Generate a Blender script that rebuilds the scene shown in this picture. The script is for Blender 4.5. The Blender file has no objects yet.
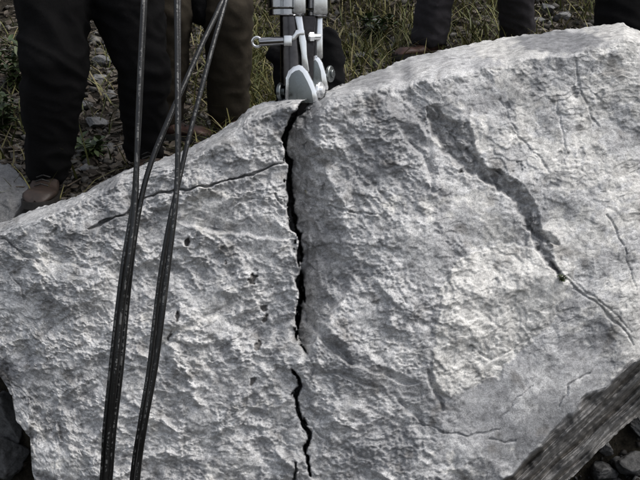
import bpy, bmesh, math, random
import numpy as np
from mathutils import Vector, Matrix

# ------------------------------------------------------------------ camera, sky, sun, exposure
scene = bpy.context.scene
col = scene.collection
FPX, PITCH, CH = 929.0, math.radians(15.0), 1.5
cam_d = bpy.data.cameras.new("camera")
cam_d.sensor_width = 36.0
cam_d.lens = FPX / 640.0 * 36.0
cam_d.clip_start, cam_d.clip_end = 0.05, 500.0
cam = bpy.data.objects.new("camera", cam_d)
cam.location = (0, 0, CH)
cam.rotation_euler = (math.radians(90) - PITCH, 0, 0)
col.objects.link(cam)
scene.camera = cam

SUN_EL, SUN_AZ = math.radians(58), math.radians(96)      # azimuth measured from +Y towards +X
world = bpy.data.worlds.new("World"); scene.world = world
world.use_nodes = True
wn = world.node_tree.nodes; wl = world.node_tree.links
bg = wn["Background"]
sky = wn.new("ShaderNodeTexSky"); sky.sky_type = 'NISHITA'; sky.sun_disc = False
sky.sun_elevation = SUN_EL; sky.sun_rotation = SUN_AZ
sky.air_density = 1.0; sky.dust_density = 4.0; sky.ozone_density = 0.6
hs = wn.new('ShaderNodeHueSaturation'); hs.inputs['Saturation'].default_value = 0.38      # overcast: the blue of the clear sky is mostly gone
wl.new(sky.outputs[0], hs.inputs['Color']); wl.new(hs.outputs[0], bg.inputs[0]); bg.inputs[1].default_value = 0.125
sun_d = bpy.data.lights.new("sun", 'SUN'); sun_d.energy = 0.9; sun_d.angle = math.radians(34)
sun_d.color = (1.0, 0.98, 0.95)
sun = bpy.data.objects.new("sun", sun_d); col.objects.link(sun)
sdir = Vector((math.sin(SUN_AZ) * math.cos(SUN_EL), math.cos(SUN_AZ) * math.cos(SUN_EL), math.sin(SUN_EL)))
sun.rotation_euler = sdir.to_track_quat('Z', 'Y').to_euler()
sun.location = (3, 2, 8)
scene.view_settings.view_transform = 'Standard'
scene.view_settings.look = 'None'
scene.view_settings.gamma = 1.0
scene.view_settings.exposure = 0.80

# ------------------------------------------------------------------ helpers
rng = np.random.default_rng(7)
random.seed(11)
CP, SP = math.cos(PITCH), math.sin(PITCH)

def P(px, py, Y):
    """the world point at depth Y that lies in the direction of a photo pixel (arrays welcome)"""
    a = (px - 320.0) / FPX
    b = (240.0 - py) / FPX
    t = Y / (CP + b * SP)
    return a * t, Y, CH + t * (b * CP - SP)

def PV(px, py, Y):
    return Vector(P(px, py, Y))

def h2(ix, iy, seed):
    h = (ix * np.int64(374761393) + iy * np.int64(668265263) + np.int64(seed) * np.int64(1442695041)) & 0xFFFFFFFF
    h = ((h ^ (h >> 13)) * np.int64(1274126177)) & 0xFFFFFFFF
    h = (h ^ (h >> 16)) & 0xFFFFFFFF
    return h

def r01(ix, iy, seed):
    return (h2(ix, iy, seed) / 4294967295.0).astype(np.float32)

def perlin(x, y, seed=0):
    x = np.asarray(x, np.float32); y = np.asarray(y, np.float32)
    xi = np.floor(x); yi = np.floor(y)
    fx = x - xi; fy = y - yi
    xi = xi.astype(np.int64); yi = yi.astype(np.int64)
    u = fx * fx * fx * (fx * (fx * 6 - 15) + 10); v = fy * fy * fy * (fy * (fy * 6 - 15) + 10)
    def g(dx, dy):
        a = r01(xi + dx, yi + dy, seed) * np.float32(2 * math.pi)
        return np.cos(a) * (fx - dx) + np.sin(a) * (fy - dy)
    n0 = g(0, 0) * (1 - u) + g(1, 0) * u
    n1 = g(0, 1) * (1 - u) + g(1, 1) * u
    return (n0 * (1 - v) + n1 * v) * 1.41

def fbm(x, y, octs, seed=0, gain=0.5, lac=2.03):
    s = 0; a = 1.0
    for o in range(octs):
        s = s + a * perlin(x, y, seed + o * 17); x = x * lac + 3.1; y = y * lac + 1.7; a *= gain
    return s

def facets(x, y, seed, jit=0.95, smooth_w=0.0):
    """random tilted planes on jittered cells: chipped stone; returns height and the distance to the cell border"""
    x = np.asarray(x, np.float32); y = np.asarray(y, np.float32)
    xi = np.floor(x).astype(np.int64); yi = np.floor(y).astype(np.int64)
    d1 = np.full(x.shape, 9.0, np.float32); d2 = d1.copy(); h = np.zeros(x.shape, np.float32)
    for dx in (-1, 0, 1):
        for dy in (-1, 0, 1):
            cx, cy = xi + dx, yi + dy
            fx = x - (cx + 0.5 + jit * (r01(cx, cy, seed) - 0.5)); fy = y - (cy + 0.5 + jit * (r01(cx, cy, seed + 1) - 0.5))
            d = fx * fx + fy * fy
            hh = (r01(cx, cy, seed + 2) - 0.5) * 2 * fx + (r01(cx, cy, seed + 3) - 0.5) * 2 * fy + (r01(cx, cy, seed + 4) - 0.5) * 0.5
            m = d < d1
            d2 = np.where(m, d1, np.minimum(d2, d)); h = np.where(m, hh, h); d1 = np.where(m, d, d1)
    e = np.sqrt(d2) - np.sqrt(d1)
    if smooth_w: h = h * np.clip(e / smooth_w, 0, 1)
    return h, e

def scoops(x, y, seed, tilt=0.7, curve=0.8):
    """lower envelope of tilted bowls: conchoidal flakes that meet in sharp ridges, without jumps"""
    x = np.asarray(x, np.float32); y = np.asarray(y, np.float32)
    xi = np.floor(x).astype(np.int64); yi = np.floor(y).astype(np.int64); h = np.full(x.shape, 9.0, np.float32)
    for dx in (-1, 0, 1):
        for dy in (-1, 0, 1):
            cx, cy = xi + dx, yi + dy
            fx = x - (cx + 0.5 + 0.8 * (r01(cx, cy, seed) - 0.5)); fy = y - (cy + 0.5 + 0.8 * (r01(cx, cy, seed + 1) - 0.5))
            h = np.minimum(h, curve * (fx * fx + fy * fy) + tilt * ((r01(cx, cy, seed + 2) - 0.5) * fx + (r01(cx, cy, seed + 3) - 0.5) * fy) + 0.35 * r01(cx, cy, seed + 4))
    return 0.35 - h

def smooth(e0, e1, x):
    t = np.clip((x - e0) / (e1 - e0), 0, 1)
    return t * t * (3 - 2 * t)

def polyd(px, py, pts, vals=None):
    """distance to a polyline, side (positive to the right when walking along it), value interpolated along it"""
    best = np.full(px.shape, 1e9, np.float32); side = np.zeros(px.shape, np.float32); val = np.zeros(px.shape, np.float32)
    n = len(pts) - 1
    for i in range(n):
        (x0, y0), (x1, y1) = pts[i], pts[i + 1]
        ex, ey = x1 - x0, y1 - y0
        L2 = ex * ex + ey * ey
        t = np.clip(((px - x0) * ex + (py - y0) * ey) / L2, 0, 1)
        dx = px - (x0 + t * ex); dy = py - (y0 + t * ey)
        d = np.sqrt(dx * dx + dy * dy)
        m = d < best
        best = np.where(m, d, best)
        side = np.where(m, np.sign(-(ex * dy - ey * dx) + 1e-6), side)
        if vals is not None:
            val = np.where(m, vals[i] * (1 - t) + vals[i + 1] * t, val)
    return best, side, val

def ip(x, pts):
    return np.interp(x, [p[0] for p in pts], [p[1] for p in pts])

def mesh_np(name, verts, quads=None, tris=None, smooth_shade=True):
    me = bpy.data.meshes.new(name)
    verts = np.ascontiguousarray(verts, np.float32)
    me.vertices.add(len(verts)); me.vertices.foreach_set("co", verts.ravel())
    nq = 0 if quads is None else len(quads); nt = 0 if tris is None else len(tris)
    loops = []; starts = []
    if nq: loops.append(np.asarray(quads, np.int32).ravel()); starts.append(np.arange(nq, dtype=np.int32) * 4)
    if nt: loops.append(np.asarray(tris, np.int32).ravel()); starts.append(np.arange(nt, dtype=np.int32) * 3 + nq * 4)
    loops = np.concatenate(loops); starts = np.concatenate(starts)
    me.loops.add(len(loops)); me.loops.foreach_set("vertex_index", loops)
    me.polygons.add(nq + nt); me.polygons.foreach_set("loop_start", starts)
    me.update(calc_edges=True)
    if smooth_shade:
        me.polygons.foreach_set("use_smooth", np.ones(nq + nt, bool))
    me.validate()
    return me

def attr(me, name, vals):
    a = me.attributes.new(name, 'FLOAT', 'POINT'); a.data.foreach_set("value", np.asarray(vals, np.float32).ravel())

def obj(name, me, m=None, parent=None, loc=None):
    o = bpy.data.objects.new(name, me); col.objects.link(o)
    if m is not None and me is not None:
        me.materials.clear(); me.materials.append(m)
    if parent is not None: o.parent = parent
    if loc is not None: o.location = loc
    return o

def tag(o, label, cat=None, group=None, kind=None):
    o["label"] = label
    if cat: o["category"] = cat
    if group: o["group"] = group
    if kind: o["kind"] = kind
    return o

def bm_mesh(name, bm, smooth_shade=True):
    me = bpy.data.meshes.new(name); bm.to_mesh(me); bm.free()
    if smooth_shade:
        for p in me.polygons: p.use_smooth = True
    return me

def grid_quads(nu, nv):
    i = np.arange(nu * nv).reshape(nv, nu)
    return np.stack([i[:-1, :-1], i[:-1, 1:], i[1:, 1:], i[1:, :-1]], -1).reshape(-1, 4)

# ------------------------------------------------------------------ materials
def mat(name, base=(0.5, 0.5, 0.5), rough=0.6, metal=0.0, spec=0.5):
    m = bpy.data.materials.new(name); m.use_nodes = True
    b = m.node_tree.nodes["Principled BSDF"]
    b.inputs["Base Color"].default_value = (*base, 1); b.inputs["Roughness"].default_value = rough
    b.inputs["Metallic"].default_value = metal; b.inputs["Specular IOR Level"].default_value = spec
    return m, m.node_tree.nodes, m.node_tree.links, b

def ramp(n, stops):
    r = n.new("ShaderNodeValToRGB"); e = r.color_ramp.elements
    while len(e) < len(stops): e.new(0.5)
    for k, (p, c) in enumerate(stops):
        e[k].position = p; e[k].color = (*c, 1) if len(c) == 3 else c
    return r

def noise(n, l, coord, scale, detail=4, rough=0.6, dist=0.0):
    t = n.new("ShaderNodeTexNoise"); t.inputs["Scale"].default_value = scale; t.inputs["Detail"].default_value = detail
    t.inputs["Roughness"].default_value = rough; t.inputs["Distortion"].default_value = dist
    l.new(coord, t.inputs["Vector"]); return t

def mixc(n, l, fac, a, b, mode='MIX'):
    m = n.new("ShaderNodeMix"); m.data_type = 'RGBA'; m.blend_type = mode
    if isinstance(fac, (int, float)): m.inputs[0].default_value = fac
    else: l.new(fac, m.inputs[0])
    for s, v in ((m.inputs[6], a), (m.inputs[7], b)):
        if isinstance(v, tuple): s.default_value = (*v, 1)
        else: l.new(v, s)
    return m.outputs[2]

def bump(n, l, h, strength, dist, prev=None):
    b = n.new("ShaderNodeBump"); b.inputs["Strength"].default_value = strength; b.inputs["Distance"].default_value = dist
    l.new(h, b.inputs["Height"])
    if prev is not None: l.new(prev, b.inputs["Normal"])
    return b.outputs[0]

def objcoord(n):
    return n.new("ShaderNodeTexCoord").outputs["Object"]

def gray(v, t=(1, 1, 1)): return (v * t[0], v * t[1], v * t[2])

def make_rock_mat(name, tone=True, k=1.0):
    m, n, l, b = mat(name, rough=0.7, spec=0.5)
    co = objcoord(n)
    n1 = noise(n, l, co, 7.0, 8, 0.62, 0.6)
    n2 = noise(n, l, co, 55.0, 6, 0.7, 0.3)
    n3 = noise(n, l, co, 260.0, 3, 0.6)
    r1 = ramp(n, [(0.30, gray(0.31 * k, (1, 1.0, 1.015))), (0.50, gray(0.43 * k, (1, 1.0, 1.0))), (0.70, gray(0.52 * k, (1.0, .99, .97)))])
    l.new(n1.outputs[0], r1.inputs[0])
    r2 = ramp(n, [(0.33, gray(0.58)), (0.5, gray(0.98)), (0.68, gray(1.28))]); l.new(n2.outputs[0], r2.inputs[0])
    c = mixc(n, l, 1.0, r1.outputs[0], r2.outputs[0], 'MULTIPLY')
    r3 = ramp(n, [(0.36, gray(0.66)), (0.5, gray(1.0)), (0.64, gray(1.3))]); l.new(n3.outputs[0], r3.inputs[0])  # fine mottling; its bright end paints white glints into the colour
    c = mixc(n, l, 0.8, c, r3.outputs[0], 'MULTIPLY')
    n4 = noise(n, l, co, 20.0, 7, 0.66, 1.2)
    r4 = ramp(n, [(0.36, gray(0.66)), (0.48, gray(0.97)), (0.62, gray(1.14))]); l.new(n4.outputs[0], r4.inputs[0])
    c = mixc(n, l, 0.85, c, r4.outputs[0], 'MULTIPLY')
    if tone:
        for an, colr in (("pale", (0.55, 0.54, 0.515)), ("slate_and_shade", (0.20, 0.203, 0.21)), ("earth", (0.075, 0.064, 0.05))):
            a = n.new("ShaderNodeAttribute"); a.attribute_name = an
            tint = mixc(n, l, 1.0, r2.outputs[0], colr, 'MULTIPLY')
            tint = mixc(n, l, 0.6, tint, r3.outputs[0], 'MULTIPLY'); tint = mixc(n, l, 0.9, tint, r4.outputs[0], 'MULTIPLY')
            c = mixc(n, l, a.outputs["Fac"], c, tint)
    l.new(c, b.inputs["Base Color"])
    nb = bump(n, l, n2.outputs[0], 0.32, 0.006)
    nb = bump(n, l, n3.outputs[0], 0.45, 0.0016, nb)
    l.new(nb, b.inputs["Normal"])
    rr = ramp(n, [(0.3, gray(0.42)), (0.7, gray(0.75))]); l.new(n2.outputs[0], rr.inputs[0])
    l.new(rr.outputs[0], b.inputs["Roughness"])
    return m

M = {}
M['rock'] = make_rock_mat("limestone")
M['stone'] = make_rock_mat("weathered_stone", False, 0.45)
M['litterstone'] = make_rock_mat("dull_bank_stone", False, 0.30)
M['darkstone'] = make_rock_mat("wet_shaded_stone", False, 0.17)  # wet stone, colour darkened further to stand in for shade under the boulder

def make_ground_mat():
    m, n, l, b = mat("bank_soil", rough=0.95, spec=0.2)
    co = objcoord(n)
    n1 = noise(n, l, co, 3.0, 6, 0.6, 0.5); n2 = noise(n, l, co, 40.0, 6, 0.7)
    r1 = ramp(n, [(0.35, (0.026, 0.021, 0.015)), (0.52, (0.045, 0.038, 0.027)), (0.66, (0.032, 0.037, 0.017))]); l.new(n1.outputs[0], r1.inputs[0])
    r2 = ramp(n, [(0.35, gray(0.3)), (0.65, gray(1.2))]); l.new(n2.outputs[0], r2.inputs[0])
    l.new(mixc(n, l, 1.0, r1.outputs[0], r2.outputs[0], 'MULTIPLY'), b.inputs["Base Color"])
    l.new(bump(n, l, n2.outputs[0], 1.0, 0.03), b.inputs["Normal"])
    return m
M['ground'] = make_ground_mat()

def make_island_mat(name, stops, rough=0.75, trans=0.0, spec=0.3):
    m, n, l, b = mat(name, rough=rough, spec=spec)
    g = n.new("ShaderNodeNewGeometry")
    r = ramp(n, stops); l.new(g.outputs["Random Per Island"], r.inputs[0])
    nz = noise(n, l, objcoord(n), 60.0, 4)
    rr = ramp(n, [(0.3, gray(0.6)), (0.7, gray(1.3))]); l.new(nz.outputs[0], rr.inputs[0])
    l.new(mixc(n, l, 1.0, r.outputs[0], rr.outputs[0], 'MULTIPLY'), b.inputs["Base Color"])
    return m
M['litter'] = make_island_mat("dry_leaves", [(0.0, (0.030, 0.022, 0.016)), (0.3, (0.072, 0.058, 0.043)), (0.6, (0.105, 0.090, 0.073)), (0.85, (0.055, 0.040, 0.027)), (1.0, (0.145, 0.13, 0.113))])
M['grass'] = make_island_mat("grass_blades", [(0.0, (0.055, 0.068, 0.018)), (0.35, (0.105, 0.113, 0.033)), (0.65, (0.175, 0.160, 0.058)), (1.0, (0.21, 0.18, 0.088))], 0.6)
M['weed'] = make_island_mat("weed_leaves", [(0.0, (0.020, 0.035, 0.012)), (0.6, (0.045, 0.07, 0.022)), (1.0, (0.085, 0.105, 0.04))], 0.5)
M['gravel'] = make_island_mat("gravel_bits", [(0.0, (0.06, 0.055, 0.048)), (0.5, (0.11, 0.104, 0.094)), (1.0, (0.15, 0.143, 0.135))], 0.9)
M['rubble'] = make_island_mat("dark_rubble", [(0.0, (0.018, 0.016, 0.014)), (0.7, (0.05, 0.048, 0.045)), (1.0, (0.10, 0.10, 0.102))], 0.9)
M['twig'] = make_island_mat("dry_twigs", [(0.0, (0.08, 0.062, 0.045)), (1.0, (0.22, 0.195, 0.16))], 0.9)

def make_cloth(name, c, k=1.0, rough=0.92):
    m, n, l, b = mat(name, c, rough, spec=0.12)
    co = objcoord(n)
    n1 = noise(n, l, co, 14.0, 5, 0.6); n2 = noise(n, l, co, 420.0, 2, 0.5)
    r = ramp(n, [(0.3, gray(0.7)), (0.7, gray(1.35))]); l.new(n1.outputs[0], r.inputs[0])
    l.new(mixc(n, l, 1.0, c, r.outputs[0], 'MULTIPLY'), b.inputs["Base Color"])
    nb = bump(n, l, n1.outputs[0], 0.4, 0.012); l.new(bump(n, l, n2.outputs[0], 0.35, 0.001, nb), b.inputs["Normal"])
    return m
M['black_cloth'] = make_cloth("black_cotton", (0.0038, 0.0036, 0.0038))
M['brown_cloth'] = make_cloth("dark_brown_cotton", (0.030, 0.025, 0.0185))
M['grey_cloth'] = make_cloth("charcoal_cotton", (0.026, 0.024, 0.027))
M['jacket'] = make_cloth("dark_jacket", (0.02, 0.022, 0.03))
M['shirt'] = make_cloth("olive_shirt", (0.06, 0.065, 0.045))
M['sack'] = make_cloth("black_sacking", (0.004, 0.004, 0.0045))

def make_leather(name, c):
    m, n, l, b = mat(name, c, 0.55, spec=0.4)
    nz = noise(n, l, objcoord(n), 30.0, 5)
    r = ramp(n, [(0.3, gray(0.55)), (0.7, gray(1.5))]); l.new(nz.outputs[0], r.inputs[0])
    l.new(mixc(n, l, 1.0, c, r.outputs[0], 'MULTIPLY'), b.inputs["Base Color"])
    l.new(bump(n, l, nz.outputs[0], 0.5, 0.004), b.inputs["Normal"])
    return m
M['tan_shoe'] = make_leather("muddy_brown_leather", (0.028, 0.018, 0.0135))
M['red_shoe'] = make_leather("reddish_brown_leather", (0.050, 0.024, 0.018))
M['dark_shoe'] = make_leather("dark_leather", (0.02, 0.016, 0.014))
M['sole'] = make_leather("rubber_sole", (0.018, 0.016, 0.014))
M['skin'] = mat("skin", (0.45, 0.27, 0.19), 0.55)[0]
M['hair'] = mat("black_hair", (0.012, 0.010, 0.009), 0.5)[0]
M['eye'] = mat("eye", (0.7, 0.68, 0.65), 0.2)[0]

def make_chrome(name, c, rough, wear):
    m, n, l, b = mat(name, c, rough, 1.0 if max(c) < 0.8 else 0.8)
    co = objcoord(n)
    nz = noise(n, l, co, 45.0, 6, 0.65); r = ramp(n, [(0.35, gray(rough * 0.6)), (0.7, gray(min(1, rough * 1.8)))]); l.new(nz.outputs[0], r.inputs[0])
    l.new(r.outputs[0], b.inputs["Roughness"])
    n2 = noise(n, l, co, 22.0, 5, 0.7); r2 = ramp(n, [(0.30, gray(1 - wear)), (0.55, gray(1.0))]); l.new(n2.outputs[0], r2.inputs[0])
    l.new(mixc(n, l, 1.0, c, r2.outputs[0], 'MULTIPLY'), b.inputs["Base Color"])
    l.new(bump(n, l, nz.outputs[0], 0.08, 0.001), b.inputs["Normal"])
    return m
M['chrome'] = make_chrome("bright_plated_steel", (0.86, 0.87, 0.88), 0.16, 0.12)
M['gunmetal'] = make_chrome("dark_plated_steel", (0.36, 0.36, 0.37), 0.12, 0.25)
M['steel'] = make_chrome("brushed_steel", (0.19, 0.205, 0.205), 0.30, 0.25)
M['darksteel'] = make_chrome("blackened_steel", (0.06, 0.056, 0.058), 0.45, 0.5)
M['shaftsteel'] = make_chrome("dark_polished_steel", (0.085, 0.08, 0.082), 0.16, 0.4)
M['rubber_grip'] = mat("black_rubber", (0.012, 0.012, 0.012), 0.6)[0]

def make_hose_mat():
    m, n, l, b = mat("printed_rubber_hose", (0.02, 0.02, 0.02), 0.30, spec=0.5)
    uv = n.new("ShaderNodeUVMap"); uv.uv_map = "UVMap"
    sx = n.new("ShaderNodeSeparateXYZ"); l.new(uv.outputs[0], sx.inputs[0])
    def math_(op, a, bb=None):
        k = n.new("ShaderNodeMath"); k.operation = op
        for i, v in enumerate((a, bb)):
            if v is None: continue
            if isinstance(v, (int, float)): k.inputs[i].default_value = v
            else: l.new(v, k.inputs[i])
        return k.outputs[0]
    # worn print: rows of short pale dashes along the length (u in metres, v around)
    cx = n.new("ShaderNodeCombineXYZ"); l.new(math_('MULTIPLY', sx.outputs[0], 130.0), cx.inputs[0]); l.new(math_('MULTIPLY', sx.outputs[1], 3.0), cx.inputs[1])
    nz = noise(n, l, cx.outputs[0], 1.0, 2, 0.6)
    dash = math_('GREATER_THAN', nz.outputs[0], 0.53)
    band = math_('LESS_THAN', math_('ABSOLUTE', math_('SUBTRACT', sx.outputs[1], 0.5)), 0.06)
    cw = n.new("ShaderNodeCombineXYZ"); l.new(math_('MULTIPLY', sx.outputs[0], 9.0), cw.inputs[0]); l.new(math_('MULTIPLY', sx.outputs[1], 2.0), cw.inputs[1])
    wear = noise(n, l, cw.outputs[0], 1.0, 4, 0.7)
    msk = math_('MULTIPLY', math_('MULTIPLY', dash, band), math_('GREATER_THAN', wear.outputs[0], 0.49))
    r = ramp(n, [(0.35, (0.004, 0.004, 0.004)), (0.6, (0.009, 0.009, 0.009)), (0.75, (0.05, 0.049, 0.046))]); l.new(wear.outputs[0], r.inputs[0])
    l.new(mixc(n, l, msk, r.outputs[0], (0.11, 0.109, 0.105)), b.inputs["Base Color"])
    rr = noise(n, l, objcoord(n), 220.0, 3); l.new(bump(n, l, rr.outputs[0], 0.5, 0.0012), b.inputs["Normal"])
    return m
M['hose'] = make_hose_mat()

# ------------------------------------------------------------------ ground
def ground_z(x, Y):
    x = np.asarray(x, np.float32); Y = np.asarray(Y, np.float32)
    y0 = 2.52 + 0.50 * smooth(0.2, 0.9, x) - 0.5 * smooth(1.6, 3.0, np.abs(x)) + 0.05 * perlin(x * 1.1, Y * 0 + 0.3, 5)
    y1 = y0 + 0.42
    lvl = 0.80 + 0.28 * (Y - 2.9) + 0.34 * np.maximum(0, Y - 4.9) + 0.12 * np.maximum(0, np.abs(x) - 1.5)
    lvl = lvl + 0.03 * (x < 9) * perlin(x * 1.7, Y * 1.7, 8) + 0.018 * perlin(x * 6, Y * 6, 9) + 0.25 * smooth(5, 9, Y) * perlin(x * 0.5, Y * 0.5, 12)
    low = 0.02 * perlin(x * 2.2, Y * 2.2, 21) + 0.012 * perlin(x * 7, Y * 7, 22) - 0.01
    low = low - 0.34 * np.exp(-((x - 0.85) / 0.42) ** 2 - ((Y - 2.85) / 0.42) ** 2)
    return low + (lvl - low) * smooth(0, 1, (Y - y0) / (y1 - y0))

def gz(x, y): return float(ground_z(np.array([x]), np.array([y]))[0])

def axis(lo, hi, core_lo, core_hi, step, growth):
    a = list(np.arange(core_lo, core_hi, step)); s = step; v = core_lo
    left = []
    while v > lo: s *= growth; v -= s; left.append(v)
    s = step; v = a[-1]; right = []
    while v < hi: s *= growth; v += s; right.append(v)
    return np.array(left[::-1] + a + right, np.float32)
gx = axis(-60, 60, -2.2, 2.4, 0.022, 1.09); gy = axis(-40, 60, 1.2, 6.2, 0.022, 1.09)
GX, GY = np.meshgrid(gx, gy)
GZ = ground_z(GX, np.clip(GY, -40, 60))
GZ = np.where(GY > 30, GZ - 0.5 * (GY - 30), GZ)
ground = obj("ground", mesh_np("ground", np.stack([GX, GY, GZ], -1).reshape(-1, 3), grid_quads(len(gx), len(gy))), M['ground'])
tag(ground, "brown earth bank rising behind the boulder", kind="structure")

# ------------------------------------------------------------------ the boulder
TOP = [(-75, 262), (-40, 243), (0, 223), (30, 211), (48, 205), (70, 199), (95, 186), (120, 172), (150, 163), (185, 150), (215, 134), (236, 120), (250, 108), (265, 103),
       (285, 99), (305, 97), (318, 91), (335, 87), (370, 73), (410, 57), (450, 48), (500, 38), (560, 30), (600, 25), (624, 23), (634, 29), (650, 34), (690, 60)]
RIGHT = [(690, 60), (735, 120), (765, 210), (760, 290), (735, 345)]
BOT = [(-62, 338), (-30, 352), (0, 376), (12, 396), (16, 420), (30, 438), (32, 470), (48, 530), (90, 600), (200, 640), (330, 640), (430, 610), (505, 550), (564, 486), (609, 440), (644, 411), (690, 376), (735, 345)]
LEFT = [(-75, 262), (-82, 285), (-78, 315), (-62, 338)]

def resample(pts, n, even=0.0):
    p = np.array(pts, np.float32); s = np.r_[0, np.cumsum(np.hypot(*np.diff(p, axis=0).T))]; s /= s[-1]
    u = np.linspace(0, 1, n)
    return np.stack([np.interp(u, s, p[:, 0]), np.interp(u, s, p[:, 1])], -1)
NU, NV = 900, 760
top, bot, lef, rig = resample(TOP, NU), resample(BOT, NU), resample(LEFT, NV), resample(RIGHT, NV)
# the bottom edge bunches its samples under the same columns as the top edge
u = np.linspace(0, 1, NU)[None, :, None]; v = np.linspace(0, 1, NV)[:, None, None]
C = (1 - v) * top[None] + v * bot[None] + (1 - u) * lef[:, None] + u * rig[:, None] \
    - ((1 - u) * (1 - v) * top[0] + u * (1 - v) * top[-1] + (1 - u) * v * bot[0] + u * v * bot[-1])
px = C[..., 0].astype(np.float32); py = C[..., 1].astype(np.float32)
edge_n = np.minimum.reduce([np.broadcast_to(np.linspace(0, 1, NU)[None], px.shape), 1 - np.broadcast_to(np.linspace(0, 1, NU)[None], px.shape),
                            np.broadcast_to(np.linspace(0, 1, NV)[:, None], px.shape), 1 - np.broadcast_to(np.linspace(0, 1, NV)[:, None], px.shape)])
# roughen the outline a little so that no edge is a drawn line
jag = 1.6 * fbm(px / 14, py / 14, 3, 301) + 0.8 * fbm(px / 4.5, py / 4.5, 2, 305)
py = py + jag * np.where(px < 700, 1, 0)

dtop = py - ip(px, TOP)
Y = 2.66 - 0.36 * (py - 100) / 380
Y = Y + 0.10 * (np.clip((70 - px) / 120, 0, 2)) ** 2 + 0.09 * np.clip((px - 560) / 120, 0, 2) ** 2
# big planes of the face: the right block leans away to the right, a low belly under the crack
Y = Y + 0.05 * smooth(330, 640, px) - 0.035 * np.exp(-((px - 400) / 120) ** 2 - ((py - 300) / 130) ** 2) - 0.02 * np.exp(-((px - 150) / 90) ** 2 - ((py - 330) / 100) ** 2)
Y = Y + 0.022 * perlin(px / 95, py / 80, 40) + 0.012 * perlin(px / 45, py / 38, 41)
# rounded crest on the left, a broad sloping ledge on the right
lw = ip(px, [(-80, 14), (60, 12), (200, 16), (270, 12), (300, 7), (325, 9), (350, 16), (400, 26), (450, 30), (500, 31), (570, 30), (620, 22), (645, 10)])
lw = lw * (1 + 0.22 * perlin(px / 26, px * 0 + 0.5, 51))
ld = ip(px, [(-80, 0.14), (200, 0.14), (290, 0.12), (340, 0.2), (400, 0.33), (570, 0.33), (645, 0.14)])
tl = np.clip(1 - dtop / lw, 0, 1.0)
Yl = ld * tl ** 1.55
Y = Y + Yl
ledge = smooth(0.02, 0.25, tl) * smooth(320, 380, px)
recess = np.zeros_like(px)

def wob(a, s, seed): return a * perlin(px / s, py / s, seed)
# layered broken edge at the lower right
bd, bs, _ = polyd(px + wob(6, 26, 64) + wob(1.0, 6, 65), py + wob(6, 26, 87) + wob(1.0, 6, 88), [(760, 250), (700, 302), (665, 331), (640, 353), (600, 388), (560, 424), (505, 480), (430, 545), (330, 640)])
out = np.where((bs > 0), bd, 0.0)
bandm = smooth(0, 3, out)
along = (px - 640) * -0.725 + (py - 353) * 0.689
across = np.where(out > 0, polyd(px, py, [(760, 250), (700, 302), (640, 353), (505, 480), (330, 640)])[0], 0.0)
recess += 0.30 * (out / 60.0)
strat = fbm(along / 150, across / 6.5 + 0.35 * perlin(along / 60, across / 25, 61), 3, 60, 0.6)
bfac = 1.4 * scoops(along / 110, (across + .12 * along) / 17, 63) + 0.6 * scoops(along / 55, (across - .06 * along) / 8, 66)
recess += bandm * (0.020 * strat + 0.026 * bfac + 0.0 * np.floor(across / 16 + 1.2 * perlin(along / 50, across / 40, 62)))

# ---- main split and its companions
wpx = px + wob(3.0, 15, 71) + wob(0.7, 4, 72); wpy = py + wob(3.0, 15, 73) + wob(0.7, 4, 70)
CR = [(330, 82), (320, 90), (311, 99), (302, 107), (294, 118), (286, 129), (283.5, 140), (285, 152), (289, 163), (287, 175), (289, 188), (289, 200), (291, 212), (295, 228), (299, 243), (301, 258), (300.5, 272),
      (299, 286), (301, 300), (298, 312), (296, 324), (298, 338), (304, 348), (309, 359)]
CW = [16, 14, 10, 8, 4.5, 5, 6, 5, 4, 5, 6.5, 5.5, 8, 8, 6, 5, 4.5, 4.5, 5.5, 3.6, 4.5, 3, 2.2, 1.0]
jagx = 2.6 * facets(px / 9, py / 12, 67)[0]; jagy = 2.6 * facets(px / 12, py / 9, 68)[0]
cd, cs, cw = polyd(wpx + jagx, wpy + jagy, CR, CW)
cw = cw * np.where(py > 150, 0.85, 1.0)
cw = cw * np.clip(0.85 + 0.75 * perlin(px / 11, py / 13, 74) + 0.15 * perlin(px / 5, py / 5, 75), 0.35, 1.6)
crack = smooth(0.9, -0.9, cd - cw * 0.5)
recess += 0.26 * crack * smooth(0.6, 3.5, cw)
lipn = np.clip(perlin(px / 10, py / 10, 77) + 0.15, 0, 1)
recess += 0.022 * lipn * smooth(cw * 0.5 + 7, cw * 0.5, cd) * (1 - crack)
CR2 = [(291, 371), (297, 377), (300, 386), (296.5, 396), (297, 405), (300, 415), (304, 424), (309.5, 432), (306.5, 444), (304.5, 456), (307, 467), (309, 476)]
CW2 = [1.5, 3.6, 4.2, 4.2, 3.6, 3.4, 4, 3.4, 3.4, 3, 2, 1]
cd2, _, cw2 = polyd(wpx + 0.7 * jagx, wpy + 0.7 * jagy, CR2, CW2)
cw2 = cw2 * np.clip(0.85 + 0.7 * perlin(px / 10, py / 12, 78), 0.35, 1.5)
crack2 = smooth(0.9, -0.9, cd2 - cw2 * 0.5); recess += 0.16 * crack2
CR3 = [(297, 462), (296, 474), (293, 490), (297, 530)]
cd3, _, cw3 = polyd(wpx, wpy, CR3, [0.5, 1.6, 2, 2]); crack3 = smooth(0.9, -0.9, cd3 - cw3 * 0.5); recess += 0.08 * crack3
CR4 = [(291, 160), (275, 165), (262, 170), (240, 177), (215, 184), (190, 189), (160, 193), (143, 199), (134, 206), (127, 213), (120, 217), (108, 220), (99, 225), (88, 230)]
cd4, cs4, cw4 = polyd(wpx + 0.6 * wob(1, 4, 76), wpy, CR4, [2, 1.8, 1.8, 1.8, 1.8, 2.0, 1.8, 1.8, 3.0, 2.6, 1.8, 2.2, 3.0, 1])
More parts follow.
